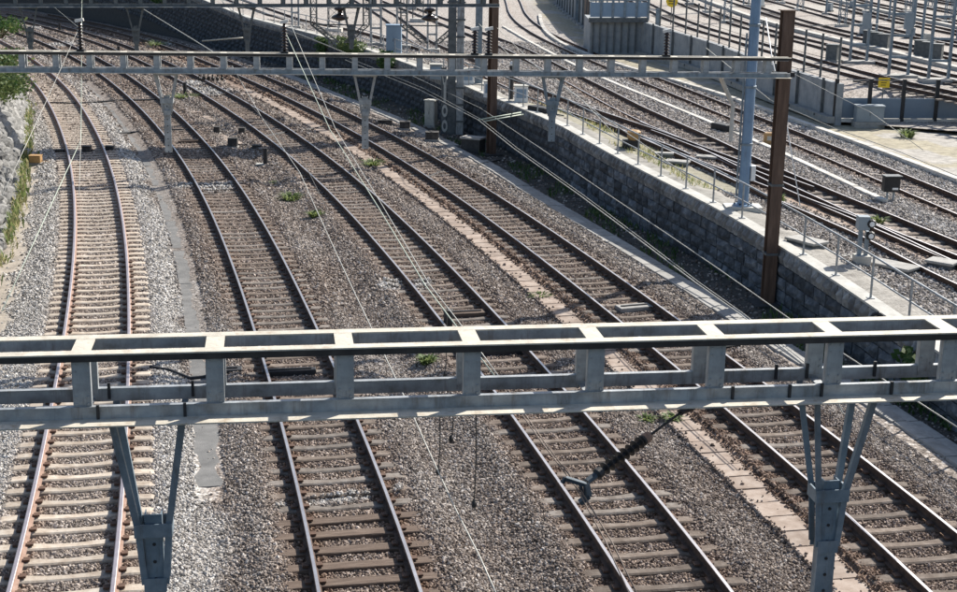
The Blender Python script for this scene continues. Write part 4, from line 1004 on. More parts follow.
# yard masts
Yb = YZ-.1
ladder_mast(858, 62, Yb, 8.5, .95, 'left twin leg yard mast with a light grey box, beside the row of dark boxes', 'galv_blue', 1.9, 'yard masts')
ladder_mast(898, 76, Yb, 8.5, 1.0, 'middle twin leg yard mast with a light grey box', 'galv_blue', 2.4, 'yard masts')
ladder_mast(938, 80, Yb, 8.5, 1.0, 'right twin leg yard mast without a box, nearest the right edge', 'galv_blue', None, 'yard masts')
for px, py, h, lb in ((876, 34, 6, 'thin single yard pole behind the left twin leg mast'), (921, 50, 7, 'thin single yard pole between the middle and right twin leg masts'), (957, 40, 8, 'thin single yard pole at the right edge behind the masts'), (914, 26, 7, 'distant thin yard pole above the middle twin leg mast'), (889, 20, 7, 'distant paired yard pole near the top edge'), (826, 14, 6, 'thin yard pole left of the twin leg masts near the top edge')):
    p = at(px, py, Yb); r = thing('yard_pole', p, lb, 'pole', 'yard masts')
    mb = MB(); mb.tube([(0, 0, 0), (0, 0, h)], .09, 8); mb.build('shaft', M['galv_blue'], r, local=True)
    mb = MB(); mb.box(-.3, .3, -.3, .3, -.2, .1); mb.build('foundation', M['duct'], r, local=True)
    mb = MB(); mb.bar((0, 0, h-.6), (1.6, 0, h-.3), .06, .06); mb.build('arm', M['galv_blue'], r, local=True)
# rows of dark boxes in the yard
bx = ((867, 41, 'left'), (875, 44.5, 'middle'), (882.5, 47.5, 'right'))
def yard_box(px, py, lb):
    p = at(px, py, YZ-.15); r = thing('track_box', p, lb, 'box', 'dark boxes by the yard masts', math.radians(-30))
    mb = MB(); mb.box(-.32, .32, -.28, .28, .12, .95); mb.box(-.36, .36, -.32, .32, .951, 1.0); mb.build('casing', M['galv_dark'], r, local=True)
    mb = MB(); mb.box(-.4, .4, -.36, .36, -.1, .118); mb.build('foundation', M['duct'], r, local=True)
for px, py, lb in ((868, 46, 'first dark yard box right of the left twin leg mast'), (875.5, 48, 'second dark yard box right of the left twin leg mast'), (883, 50, 'third dark yard box right of the left twin leg mast'), (919.5, 57, 'first dark yard box right of the middle twin leg mast'), (927.5, 59, 'second dark yard box right of the middle twin leg mast'), (936, 61, 'third dark yard box right of the middle twin leg mast')): yard_box(px, py, lb)
yard_box(832, 62, 'lone grey yard box on the strip behind the mesh fence')
rr_ = random.Random(21)
for k in range(9):
    px, py = 700 + 260*rr_.random(), 4 + 66*rr_.random()
    if py > 12 + (px-640)*.26: continue
    p = at(px, py, YZ-.15); r = thing('relay_box', p, 'small relay box on a foot among the pale yard tracks', 'box', 'small relay boxes scattered in the yard', rr_.random())
    s_ = .7 + .7*rr_.random(); mb = MB(); mb.box(-.3*s_, .3*s_, -.2, .2, .12, .55*s_ + .2); mb.build('casing', M['cabinet' if k % 3 else 'cab_white'], r, local=True); mb = MB(); mb.box(-.38*s_, .38*s_, -.27, .27, -.1, .118); mb.build('foot', M['galv_dark'], r, local=True)
for k, (px, py, h, lb) in enumerate(((708, 12, 6, 'distant slim lattice mast behind the blue pole'), (746, 6, 6, 'distant slim lattice mast right above the blue pole'), (800, 10, 7, 'distant slim lattice mast above the rust brown pole'), (842, 26, 7, 'slim lattice mast left of the left twin leg mast'), (908, 12, 7, 'distant slim lattice mast above the middle twin leg mast'), (948, 22, 7, 'distant slim lattice mast near the right edge'), (727, 22, 6, 'slim lattice mast on the yard between blue pole and mesh fence'), (868, 12, 7, 'distant slim lattice mast above the left twin leg mast'), (930, 8, 7, 'distant slim lattice mast above the right twin leg mast'), (690, 4, 6, 'distant slim lattice mast left of the blue pole at the top edge'), (780, 3, 7, 'distant slim lattice mast between blue and brown poles at the top edge'))):
    p = at(px, py, YZ-.1); r = thing('lattice_mast', p, lb, 'mast', 'lattice masts across the yard'); mb = MB(); lattice(mb, (0, 0, .1), (0, 0, h), .5, 9); mb.build('lattice', M['galv_blue'], r, local=True); mb = MB(); mb.box(-.45, .45, -.45, .45, -.25, .12); mb.build('foundation', M['conc_light'], r, local=True)
for k, (o1, lb) in enumerate(((6.9, 'pale concrete strip between the second and third yard tracks'), (21.0, 'pale concrete strip between the fifth and sixth yard tracks'), (34.6, 'pale concrete strip before the ninth yard track'))):
    Yc = np.linspace(y_lo-12, y_hi+60, 50); Xc = YB(Yc); sl = (YB(Yc+.1)-YB(Yc-.1))/.2; kk = 1/np.sqrt(1+sl*sl); mb = MB(); P_ = [Vector((a_, b_, YZ-.05)) for a_, b_ in zip(Xc + o1*kk, Yc - o1*kk*sl)]
    for a_, b_ in zip(P_[:-1], P_[1:]): mb.bar(a_, b_, .5, .22)
    tag(mb.build('yard_walkway', M['conc_light']), lb, kind='structure')
# right side masts at (637, 655)
for px, py, h, wd, lb, m in ((637, 51, 5.5, .26, 'blue grey steel post in front of the concrete wall below the light blue parapet', 'galv_blue'), (656, 52, 2.9, .26, 'short blue grey post beside the concrete wall carrying a pale arm', 'galv_blue'), (577, 21, 6, .3, 'blue grey post at the end of the brown slatted fence', 'galv_blue')):
    p = atu(px, py); r = thing('steel_post', p, lb, 'post')
    mb = MB(); ibeam(mb, wd, wd, 0, h); mb.build('shaft', M[m], r, local=True); mb = MB(); mb.box(-.3, .3, -.3, .3, -.2, .06); mb.build('foundation', M['duct'], r, local=True)
    if px == 656:
        mb = MB(); mb.tube([(0, 0, h-.2), (-.8, 0, h+.05), (-1.5, 0, h+.05)], .04, 6); mb.build('arm', M['white'], r, local=True)

# ------------------------------------------------------------------ parapet, fences, panels
ab0, ab1 = atY(590, 34, 97), atY(647, 34, 97)
ab = thing('abutment', Vector((ab0.x, 97, 1.05)), 'grey concrete abutment with dark posts below the light blue parapet', 'abutment')
mb = MB(); mb.box(ab0.x, ab1.x, 97, 103, .8, atY(600, 21, 97).z); mb.build('wall_face', M['conc_wall'], ab)
for k in range(8):
    x = ab0.x + (ab1.x-ab0.x)*(k+.4)/8; mb = MB(); mb.box(x-.05, x+.05, 96.86, 96.995, 1.0, atY(600, 22, 97).z); mb.build('wall_post', M['galv_dark'], ab)
q0, q1 = atY(589, 19, 96.7), atY(648, 19, 96.7)
pr = thing('parapet', q0, 'light blue panelled parapet above the concrete abutment at the top of the view', 'parapet')
for i in range(5):
    a, b = q0.lerp(q1, i/5), q0.lerp(q1, (i+1)/5); d_ = (b-a).normalized()
    mb = MB(); mb.bar(a + d_*.06 + Vector((0, 0, .6)), b - d_*.06 + Vector((0, 0, .6)), .06, .95); mb.build('panel', M['bluebox'], pr)
    mb = MB(); mb.bar(b + Vector((0, 0, -.1)), b + Vector((0, 0, 3.0)), .16, .16); mb.build('post', M['galv_blue'], pr)
mb = MB(); mb.bar(q0 + Vector((0, .1, -.08)), q1 + Vector((0, .1, -.08)), .5, .3); mb.build('deck_edge', M['galv_dark'], pr)
mb = MB(); mb.bar(q0 + Vector((0, 0, 1.2)), q1 + Vector((0, 0, 1.2)), .12, .08); mb.build('rail', M['galv_blue'], pr)
br = thing('slatted_fence', at(560, 14, 1.2), 'brown vertical slatted fence beyond the curve at the top of the view', 'fence')
bp0, bp1 = atu(544, -14), atu(588, 30); n_ = 42
sm_ = MB(); sm_.box(-.09, .09, -.02, .02, 0, 2.6); sme = sm_.mesh('slat', M['brownfence'])
ang = math.atan2(bp1.y-bp0.y, bp1.x-bp0.x); LL = (bp1-bp0).length; n_ = int(LL/.24)
for k in range(n_): put('slat', sme, br, bp0.lerp(bp1, k/n_) - Vector(br.location), ang)
mb = MB(); mb.bar(bp0 + Vector((.06, 0, .4)), bp1 + Vector((.06, 0, .4)), .05, .08); mb.bar(bp0 + Vector((.06, 0, 2.2)), bp1 + Vector((.06, 0, 2.2)), .05, .08); mb.build('rail', M['galv_dark'], br)
# mesh fence on the wall top
mf = thing('mesh_fence', (YW[1].x+.3, YW[1].y, 2.5), 'dark wire fence on posts along the top of the concrete wall', 'fence')
fpm = MB(); fpm.tube([(0, 0, 0), (0, 0, 2.1)], .055, 6); fpme = fpm.mesh('post', M['galv_dark']); tp = []
s = .6
while s < tot[-1]:
    x, y = np.interp(s, tot, xs_), np.interp(s, tot, ys_); p = Vector((x+.25, y+.1, float(ytop(y))-.05)); put('post', fpme, mf, p-Vector(mf.location)); tp.append(p); s += 2.1
for z in (.15, 1.0, 1.85):
    mb = MB(); mb.tube([p+Vector((0, 0, z)) for p in tp], .012, 4); mb.build('wire', M['wire_dark'], mf)
# panel barrier right of the concrete wall
b0 = atu(834, 121.5); pbz = b0.z; b1_ = at(985, 122.5, pbz)
pbr = thing('panel_barrier', b0, 'low barrier of blue grey panels between black posts beyond the gravel yard corner', 'barrier')
n_ = 5; dd_ = (b1_-b0)
seg = (at(867, 121.5, pbz)-b0).length; d_ = dd_.normalized()
for k in range(6):
    p = b0 + d_*seg*k
    mb = MB(); mb.bar(p, p + Vector((0, 0, 1.95)), .17, .12); mb.build('post', M['near_black'], pbr)
    a, b = p + d_*.09, p + d_*(seg-.09)
    mb = MB(); mb.bar(a + Vector((0, 0, .62)), b + Vector((0, 0, .62)), .05, .92); mb.build('panel', M['panel'], pbr)
    mb = MB(); mb.bar(a + Vector((0, .0, .06)), b + Vector((0, 0, .06)), .2, .16); mb.build('kerb', M['conc_light'], pbr)
mb = MB(); mb.tube([b0 + Vector((0, 0, 1.9)), b0 + d_*seg*6 + Vector((0, 0, 1.9))], .014, 4); mb.build('top_wire', M['galv'], pbr)
# ------------------------------------------------------------------ signs, cabinets, signals
def sign(px, py, z, sz, label, on):
    p = at(px, py, z); r = thing('warning_sign', p, label, 'sign')
    mb = MB(); mb.box(-sz, sz, -.015, .015, -sz*.85, sz*.85); mb.build('plate', M['yellow'], r, local=True)
    mb = MB()
    for k in range(3): mb.box(-sz*.7, sz*.7*(1-.2*k), -.019, -.016, sz*(.5-.45*k), sz*(.62-.45*k))
    mb.build('print', M['near_black'], r, local=True)
    mb = MB(); mb.tube([(0, .04, -on), (0, .04, sz)], .03, 6); mb.build('stake', M['galv_dark'], r, local=True)
pS = atu(884, 122)
def signY(px, py, Y, sz, label, on):
    p = atY(px, py, Y); r = thing('warning_sign', p, label, 'sign')
    mb = MB(); mb.lathe((0, -.012, 0), [(sz, 0), (sz, .024)], 8, axis=(0, 1, 0)) if sz > .4 else mb.box(-sz, sz, -.015, .015, -sz*.85, sz*.85); mb.build('plate', M['yellow'], r, local=True)
    mb = MB()
    for k in range(3): mb.box(-sz*.55, sz*.55*(1-.2*k), -.022, -.018, sz*(.35-.4*k), sz*(.48-.4*k))
    mb.build('print', M['near_black'], r, local=True)
    mb = MB(); mb.tube([(0, .05, -on), (0, .05, sz*.8)], .03, 6); mb.build('stake', M['galv_dark'], r, local=True)
signY(884, 83, pS.y+.1, .26, 'small yellow warning sign above the blue grey panel barrier', 1.9)
signY(672, 1.5, 100, .42, 'yellow sign at the top edge beyond the light blue parapet', 1.6)
def cabinet(px, py, z, wd, dp, h, label, m, name='cabinet', rz=0, lid=True, foot=.1):
    p = atu(px, py) if z == 'u' else at(px, py, z); r = thing(name, p, label, 'cabinet', None, rz)
    mb = MB(); mb.box(-wd/2, wd/2, -dp/2, dp/2, foot, h); o = mb.build('body', M[m], r, local=True); bevel(o, .012)
    if lid: mb = MB(); mb.box(-wd/2-.04, wd/2+.04, -dp/2-.04, dp/2+.04, h+.002, h+.06); mb.build('lid', M[m], r, local=True)
    mb = MB(); mb.box(-wd/2+.04, -.01, -dp/2-.014, -dp/2-.002, foot+.08, h-.06); mb.box(.01, wd/2-.04, -dp/2-.014, -dp/2-.002, foot+.08, h-.06); mb.build('door', M[m], r, local=True)
    mb = MB(); mb.box(-.03, -.015, -dp/2-.03, -dp/2-.015, h*.5, h*.5+.14); mb.build('handle', M['near_black'], r, local=True)
    mb = MB(); mb.box(-wd/2-.05, wd/2+.05, -dp/2-.05, dp/2+.05, -.2, foot-.002); mb.build('plinth', M['duct'], r, local=True)
    return r
cabinet(431, 127, -.42, .52, .42, 1.3, 'weathered white cabinet at the foot of the stone wall, left of the wide dark mast', 'cab_white', rz=math.radians(-22))
cabinet(394, 57, 'u', .85, .7, 1.75, 'tall blue grey equipment cabinet behind the railing, between two twin leg masts', 'bluebox')
cabinet(868, 123.5, 'u', 1.25, .55, .78, 'grey equipment cabinet with a pale lid in front of the blue grey panel barrier', 'cabinet')
p = at(473, 152, -.42); r = thing('concrete_block', p, 'low dark concrete block at the wall foot right of the wide dark mast', 'block', None, math.radians(-25))
mb = MB(); mb.box(-.45, .45, -.3, .3, -.1, .6); mb.build('body', M['mortar'], r, local=True); mb = MB(); mb.box(-.5, .5, -.35, .35, .602, .68); mb.build('slab_top', M['duct'], r, local=True)
for k, (px, py, lb) in enumerate(((490, 97, 'blue faced white box behind the railing, just left of the farther brown pole'), (521, 102, 'blue faced white box behind the railing, right of the farther brown pole'), (436, 79, 'blue grey box behind the railing near the twin leg masts'), (468, 84, 'pale low box behind the railing beside the plain grey mast'))):
    p = atu(px, py); r = thing('equipment_box', p, lb, 'box')
    mb = MB(); mb.box(-.3, .3, -.25, .25, 0, .72); mb.build('body', M['white' if k != 2 else 'cabinet'], r, local=True)
    mb = MB(); mb.box(-.22, .22, -.262, -.252, .2, .6); mb.build('door', M['bluebox'], r, local=True); mb = MB(); mb.box(-.34, .34, -.29, .29, .722, .76); mb.build('lid', M['cab_white'], r, local=True)
# switch machine (black, low) behind the railing and signal posts
def signal_post(px, py, z, h, label, head='grey', name='signal_post'):
    p = atu(px, py, -.15); r = thing(name, p, label, 'signal')
    mb = MB(); mb.box(-.2, .2, -.2, .2, -.1, .3); mb.build('foundation', M['conc_light'], r, local=True)
    mb = MB(); mb.box(-.13, -.04, -.07, .07, .28, h); mb.box(.05, .13, -.07, .07, .28, h*.9); mb.build('post', M['galv_blue'], r, local=True)
    mb = MB(); mb.box(-.2, .1, -.16, .14, h-.05, h+.3); mb.build('head', M['cabinet'] if head == 'grey' else M['near_black'], r, local=True)
    mb = MB(); mb.lathe((.14, -.1, h-.2), [(.1, 0), (.13, .04), (.1, .1)], 10, axis=(0, -1, 0)); mb.lathe((.14, -.1, h+.12), [(.1, 0), (.13, .04), (.1, .1)], 10, axis=(0, -1, 0)); mb.build('lamp', M['near_black'], r, local=True)
    mb = MB(); mb.lathe((.14, -.21, h-.2), [(.07, 0), (.07, .008)], 10, axis=(0, -1, 0)); mb.lathe((.14, -.21, h+.12), [(.07, 0), (.07, .008)], 10, axis=(0, -1, 0)); mb.build('lens', M['white'], r, local=True)
    return r
signal_post(861, 266, .85, 1.05, 'low signal post with a grey head box and black lamps beside the railing')
p = atu(889.5, 200, -.15); r = thing('dwarf_signal', p, 'black dwarf signal with a white bar at the end of the white trough line', 'signal', None, math.radians(8))
mb = MB(); mb.box(-.27, .27, -.14, .14, .28, .80); o = mb.build('housing', M['near_black'], r, local=True); bevel(o, .03, 2)
mb = MB(); mb.box(.0, .2, -.152, -.141, .36, .43); mb.build('white_bar', M['white'], r, local=True); mb = MB(); mb.box(-.29, .29, -.24, .15, .802, .83); mb.build('hood', M['galv_dark'], r, local=True)
mb = MB(); mb.tube([(-.1, 0, 0), (-.1, 0, .28)], .04, 6); mb.tube([(.12, 0, 0), (.12, 0, .28)], .04, 6); mb.build('leg', M['cabinet'], r, local=True)
p = atu(511, 99); r = thing('signal_post', p, 'thin black signal post behind the railing right of the farther brown pole', 'signal')
mb = MB(); mb.tube([(0, 0, 0), (0, 0, 1.5)], .1, 8); mb.build('post', M['near_black'], r, local=True); mb = MB(); mb.lathe((0, 0, 1.5), [(.06, 0), (.11, .08), (.05, .2)], 8); mb.build('lamp', M['white'], r, local=True)
p = atu(540, 114, -.1); r = thing('point_machine', p, 'low black point machine lying behind the railing next to the nearest upper track', 'point machine', None, math.radians(-55))
mb = MB(); mb.box(-.6, .6, -.25, .25, 0, .32); o = mb.build('casing', M['near_black'], r, local=True); bevel(o, .05, 2); mb = MB(); mb.tube([(.6, 0, .12), (1.5, .1, .1)], .03, 6); mb.build('rod', M['galv_dark'], r, local=True)
p = atu(722, 131, -.15); r = thing('point_machine', p, 'black point machine beside the farthest upper track, left of the bent strut', 'point machine', None, math.radians(-60))
mb = MB(); mb.box(-.5, .5, -.25, .25, 0, .32); o = mb.build('casing', M['near_black'], r, local=True); bevel(o, .05, 2); mb = MB(); mb.tube([(.5, 0, .12), (1.1, .1, .1)], .03, 6); mb.build('rod', M['galv_dark'], r, local=True)
p = atu(632, 148); r = thing('trackside_lamp', p, 'yellowish marker lamp on a black base beside the railing', 'marker')
mb = MB(); mb.box(-.35, .2, -.2, .2, 0, .3); mb.build('base', M['near_black'], r, local=True); mb = MB(); mb.lathe((.05, 0, .3), [(.2, 0), (.26, .1), (.26, .3), (.15, .36)], 10); mb.build('head', M['orange'], r, local=True)
p = atu(769, 143, -.1); r = thing('marker_stone', p, 'short yellow tan marker stone behind the brown pole on the white trough line', 'marker'); mb = MB(); mb.box(-.22, .22, -.15, .15, -.1, .42); o = mb.build('body', M['orange'], r, local=True); bevel(o, .04); mb = MB(); mb.box(-.12, .12, -.156, -.151, .12, .3); mb.build('plate', M['cab_white'], r, local=True)
# slabs and covers on the upper level beside the railing
for k, (px, py, wx_, wy_, h, lb) in enumerate(((806, 249, 1.25, .75, .28, 'raised concrete cover right of the brown pole, just behind the railing'), (893, 268, 1.5, .8, .12, 'flat concrete slab right of the low signal post'), (942, 266, .9, .7, .16, 'tilted concrete cover between the upper rails at the right edge'), (850, 258, 1.3, .6, .06, 'thin concrete slab left of the low signal post'), (677, 165, 1.0, .6, .16, 'grey concrete cover behind the railing left of the blue pole'), (707, 158, .9, .6, .08, 'flat pale slab between railing and switch, left of the blue pole'), (664, 158, .8, .4, .2, 'low grey box cover next to the yellowish marker lamp'))):
    p = atu(px, py, -.14); wx_ *= .85; wy_ *= .85; r = thing('concrete_cover', p, lb, 'cover', 'concrete covers beside the upper track', math.radians(-55 + 8*k))
    mb = MB(); mb.box(-wx_/2, wx_/2, -wy_/2, wy_/2, h-.07, h); o = mb.build('slab', M['duct'], r, local=True); bevel(o, .01)
    mb = MB(); mb.box(-wx_/2+.05, wx_/2-.05, -wy_/2+.05, wy_/2-.05, -.2, h-.071); mb.build('frame', M['galv_dark'], r, local=True)
p = at(875, 327, .93); r = thing('bent_pipe', p, 'small black bent vent pipe on the wall crest above the near gantry', 'pipe')
mb = MB(); mb.tube([(-.12, 0, -.1), (-.12, 0, .2), (-.06, 0, .3), (.06, 0, .33), (.13, 0, .27), (.15, 0, .15)], .04, 8); mb.build('pipe', M['near_black'], r, local=True, smooth=True); mb = MB(); mb.lathe((.02, 0, .3), [(.06, 0), (.08, .03), (.06, .07)], 8, axis=(1, 0, 0)); mb.build('collar', M['near_black'], r, local=True)
# small trackside boxes and posts on the lower level
def tbox(px, py, sx, sy, sz, label, m='box_dark', rz=0):
    p = at(px, py, -.26); r = thing('bond_box', p, label, 'box', 'small boxes beside the lower tracks', rz)
    mb = MB(); mb.box(-sx/2, sx/2, -sy/2, sy/2, .06, sz); o = mb.build('casing', M[m], r, local=True); bevel(o, .02)
    mb = MB(); mb.box(-sx/2-.03, sx/2+.03, -sy/2-.03, sy/2+.03, -.1, .058); mb.build('base', M['duct'], r, local=True)
    mb = MB(); mb.box(-sx/2-.012, sx/2+.012, -sy/2-.012, sy/2+.012, sz+.001, sz+.025); mb.tube([(sx/2, 0, sz*.4), (sx/2+.12, .03, .12), (sx/2+.35, .1, .05)], .018, 5); mb.build('lid', M[m], r, local=True)
for a in ((217, 134, .28, .26, .32, 'small black box left of the pale concrete strip between the middle tracks'), (242, 135, .30, .26, .32, 'small black box right of the pale concrete strip, clear of it'), (233, 147.5, .42, .32, .40, 'largest black box at the near end of the pale slab strip between middle tracks'), (257, 150, .42, .3, .2, 'low flat black box right of the largest black box'), (385, 126, .7, .4, .28, 'flat dark box beside the rightmost lower track near the trough'), (405, 129, .5, .45, .35, 'dark box at the trough below the weathered white cabinet'), (432, 140, .6, .5, .36, 'dark box on the trough left of the wide dark mast'), (60, 154, .36, .24, .17, 'black box touching the left rail of the leftmost track'), (87, 153, .36, .3, .28, 'black box with pale top between the rails of the leftmost track'), (110, 151.5, .36, .28, .22, 'black box just right of the leftmost track'), (448, 330, .22, .2, .5, 'black box standing just behind the near gantry between the middle tracks')):
    tbox(*a[:6])
tbox(36, 164, .45, .35, .34, 'orange brown box at the foot of the left bank weeds', 'orange')
for px, py, h, lb in ((185, 96, .75, 'black marker post in the green patch left of the white gravel'), (265.5, 165, .7, 'black marker post right of the flat black boxes'), (119, 58, .8, 'thin black marker post behind the middle gantry, over the third track bed'), (60, 33, .8, 'small distant black marker post at upper left between the tracks')):
    p = at(px, py, -.27); r = thing('marker_post', p, lb, 'post', 'black marker posts')
    mb = MB(); mb.tube([(0, 0, 0), (0, 0, h)], .1, 8); mb.build('post', M['near_black'], r, local=True); mb = MB(); mb.box(-.38, .38, -.16, .16, -.12, .05); mb.build('base', M['cab_white'], r, local=True)
# pale slabs strip among the small boxes
for k, (px, py, wx_, wy_, rz, lb) in enumerate(((215, 120, .5, 3.0, .5, 'pale concrete strip leading to the small black boxes'), (212, 112.5, 2.4, .3, .0, 'pale cross slab at the far end of the concrete strip'), (227, 139, .5, 3.4, .5, 'pale dusty concrete strip in front of the largest black box'))):
    p = at(px, py, -.24); r = thing('concrete_strip', p, lb, 'slab', None, rz); mb = MB(); mb.box(-wx_/2, wx_/2, -wy_/2, -.02, -.1, .02); mb.build('slab', M['tan'], r, local=True); mb = MB(); mb.box(-wx_/2, wx_/2, .02, wy_/2, -.1, .015); mb.build('slab', M['tan'], r, local=True)
# wood boards and metal covers in the cribs; black strips are painted gantry shadow
def crib(px, py, w_, d_, m, label, rz, h=.07):
    p = at(px, py, -.15); r = thing('crib_cover_or_shade', p, label, 'cover', 'covers between the sleepers', rz)
    mb = MB(); mb.box(-w_/2, w_/2, -d_/2, d_/2, -.1, h*.6); o = mb.build('plate', M[m], r, local=True); bevel(o, .015); mb = MB(); mb.box(-w_/2+.1, w_/2-.1, -.03, .03, h*.6+.002, h); mb.build('rib', M['near_black'], r, local=True)
crib(466, 313, 1.0, .35, 'wood', 'wooden board cover on the third track, just behind the near gantry', .25)
crib(506, 350, 1.15, .3, 'near_black', 'black plate standing for a dark box and painted gantry shadow across the third track', .25)
crib(634, 307, .95, .4, 'duct', 'grey metal cover on the rightmost track behind the near gantry', .35)
crib(289, 371, 1.2, .22, 'near_black', 'black strip painted as the middle gantry shadow across the second track', .2)
crib(225, 370, .75, .3, 'near_black', 'black strip painted as the middle gantry shadow left of the second track', .2)
crib(717, 347, 1.2, .25, 'near_black', 'black strip painted as the middle gantry shadow across the rightmost track', .4)
crib(193, 141, 1.3, .25, 'wood', 'wooden board across the second track near the hanging post', .4)
crib(385, 280, .01+.5, .3, 'conc_light', 'pale flat stone slab beside the third track', .3) if False else None
# cables lying across the beds, and one line imitating the middle gantry's shadow
def gcable(name, pts, r_, label, m='near_black'):
    P_ = []
    for (a, b) in pts:
        p = at(a, b, -.2); p.z = float(lower_z(np.array([p.x]), np.array([p.y]))[0]) + .05 + (noise.noise(Vector((a, b, 0)))*.02); P_.append(p)
    o = MB(); o.tube(P_, r_, 6); ob = o.build(name, M[m], origin=P_[0]); return tag(ob, label, 'cable')
gcable('ground_cable_or_shade', [(24, 104), (50, 103), (80, 104), (115, 102), (160, 100)], .05, 'black cable lying across the left tracks nearest below the middle gantry')
gcable('ground_cable_or_shade', [(100, 135), (130, 132), (155, 131), (185, 130), (197, 131)], .06, 'black cable lying across the second track at the hanging post')
gcable('ground_cable_or_shade', [(262, 137), (290, 132), (320, 127), (350, 126)], .05, 'dark cable across the ballast between third and rightmost tracks')
gcable('ground_cable_or_shade', [(150, 368), (170, 371), (190, 376), (205, 374), (225, 371)], .035, 'dark line painted as the middle gantry shadow crossing the asphalt path')
gcable('ground_cable_or_shade', [(412, 183), (440, 172), (470, 166), (500, 156)], .035, 'thin dark cable running from the rightmost track to the stone wall')

# ------------------------------------------------------------------ wires
def wire(pts, r_, m, label, name='overhead_wire', sag=0.0, n=10):
    P_ = [Vector(p) for p in pts]
    if sag and len(P_) == 2:
        a, b = P_; P_ = [a.lerp(b, t/n) - Vector((0, 0, sag*4*(t/n)*(1-t/n))) for t in range(n+1)]
    mb = MB(); mb.tube(P_, r_, 5); o = mb.build(name, M[m], origin=P_[0], smooth=True); return tag(o, label, 'wire')
insY = 37.4
def seq(pxs, Ys): return [atY(a, b, Y) for (a, b), Y in zip(pxs, Ys)]
YYc = [37.5, 27, 21.5, 17, 15.6, 13.4, 11.9, 11.0, 10.0, 9.1]
for pxs, r_, m_, lb in (([(283, 27), (330, 130), (378, 207), (425, 285), (450, 318), (497, 379), (542, 443), (576, 487), (606, 542), (632, 600)], .008, 'wire_green', 'pale green contact wire running from the middle gantry down to the hanging clamp'), ([(291, 25), (335, 128), (382, 205), (429, 284), (455, 317), (500, 378), (545, 443), (580, 489), (612, 542), (640, 600)], .006, 'wire_pale', 'second pale wire running beside the green contact wire to the hanging clamp')):
    P_ = seq(pxs, YYc); mb = MB(); mb.tube(P_[:6], r_, 5, 0); mb.tube(P_[5:], .006, 5, 1); tag(mb.build('overhead_wire', [M[m_], M['wire_rust']], origin=P_[0], smooth=True), lb, 'wire')
wire(seq([(55, 8), (79, 28), (46, 102), (2, 196)], [58, 37.5, 27, 20]), .005, 'wire_pale', 'pale wire over the left insulator of the middle gantry')
wire(seq([(82, -5), (81.5, 60), (81, 140), (45, 218), (2, 311)], [60, 37.4, 26, 20, 15.5]), .007, 'wire_green', 'yellowish wire descending over the leftmost track to the left edge')
wire(seq([(81.5, 2), (81.5, 70), (80.5, 148), (79, 196)], [60, 36.8, 25, 22]), .005, 'galv' if False else 'wire_pale', 'thin straight wire seen end on above the leftmost track')
wire(seq([(232, 66), (262, 118), (300, 173), (316, 209), (356, 296), (384, 354), (411, 411), (425.6, 444), (455, 508), (480, 557), (499, 600)], [37, 29, 24, 21.5, 16.8, 14.6, 12.8, 11.9, 10.5, 9.6, 8.9]), .006, 'wire_pale', 'thin pale contact wire running down between second and third tracks', n=10)
wire(seq([(241, 95), (284, 141), (262, 30), (305, 110)][:2] + [(305, 165), (330, 215)], [31, 27, 25, 21.7]), .006, 'wire_dark', 'thin dark wire crossing the third track below the middle gantry')
wire(seq([(143, 9), (205, 47), (222, 58)], [60, 42, 38]), .014, 'wire_pale', 'pale stay wire above the far left tracks between two gantries')
wire(seq([(219, -2), (232, 11), (250, 19.5), (280, 27), (311, 39), (345, 53)], [70, 68, 66, 64, 62, 60]), .022, 'wire_pale', 'thick pale wire curving in front of the ivy wall at the top of the view')
wire(seq([(202, 41), (228, 39), (243, 38)], [58, 58, 58]), .03, 'wire_pale', 'short pale steady arm at the wall, left of the near white wire')
wire(seq([(345, 60), (420, 90), (478, 120), (513, 148), (580, 195.6), (630, 233), (696, 283), (740, 314), (800, 362)], [82, 68, 58.5, 51.5, 42.6, 37.6, 32.3, 29.6, 26.5]), .014, 'wire_pale', 'pale twin feeder wire along the dark wall, the lower of two')
wire(seq([(350, 58.5), (425, 89), (482, 120), (517, 148), (584, 195.6), (634, 233), (700, 283), (744, 314), (804, 362)], [82, 68, 58.5, 51.5, 42.6, 37.6, 32.3, 29.6, 26.5]), .009, 'wire_pale', 'thinner wire hugging the lower feeder wire along the dark wall')
wire(seq([(400, 70), (480, 108), (540, 148), (600, 189), (668, 234.5), (719.5, 269.6), (790, 319), (906, 394), (965, 432)], [77, 62.5, 51.5, 43.7, 37.4, 33.6, 29.2, 24.2, 22.2]), .012, 'wire_pale', 'pale feeder wire along the dark wall, the upper of two')
wire(seq([(478, 120), (521, 112.5)], [58.5, 60]), .03, 'wire_green', 'greenish bracket arm holding the feeder wires, from the wall crest', 'bracket_arm')
wire(seq([(484, 121.5), (523, 114.5)], [58.3, 60]), .03, 'wire_green', 'lower greenish bracket arm holding the feeder wires', 'bracket_arm')
wire(seq([(826, 343), (828, 352), (830, 366), (838, 371)], [27.5, 27.4, 27.3, 27.2]), .012, 'wire_pale', 'short looped dropper on the upper feeder wire seen below the near gantry', 'wire_dropper') if False else None
wire(seq([(834, 390), (838, 402), (842, 412), (848, 418)], [25, 24.9, 24.8, 24.8]), .014, 'wire_pale', 'short pale looped dropper from the upper feeder wire below the near gantry', 'wire_dropper')
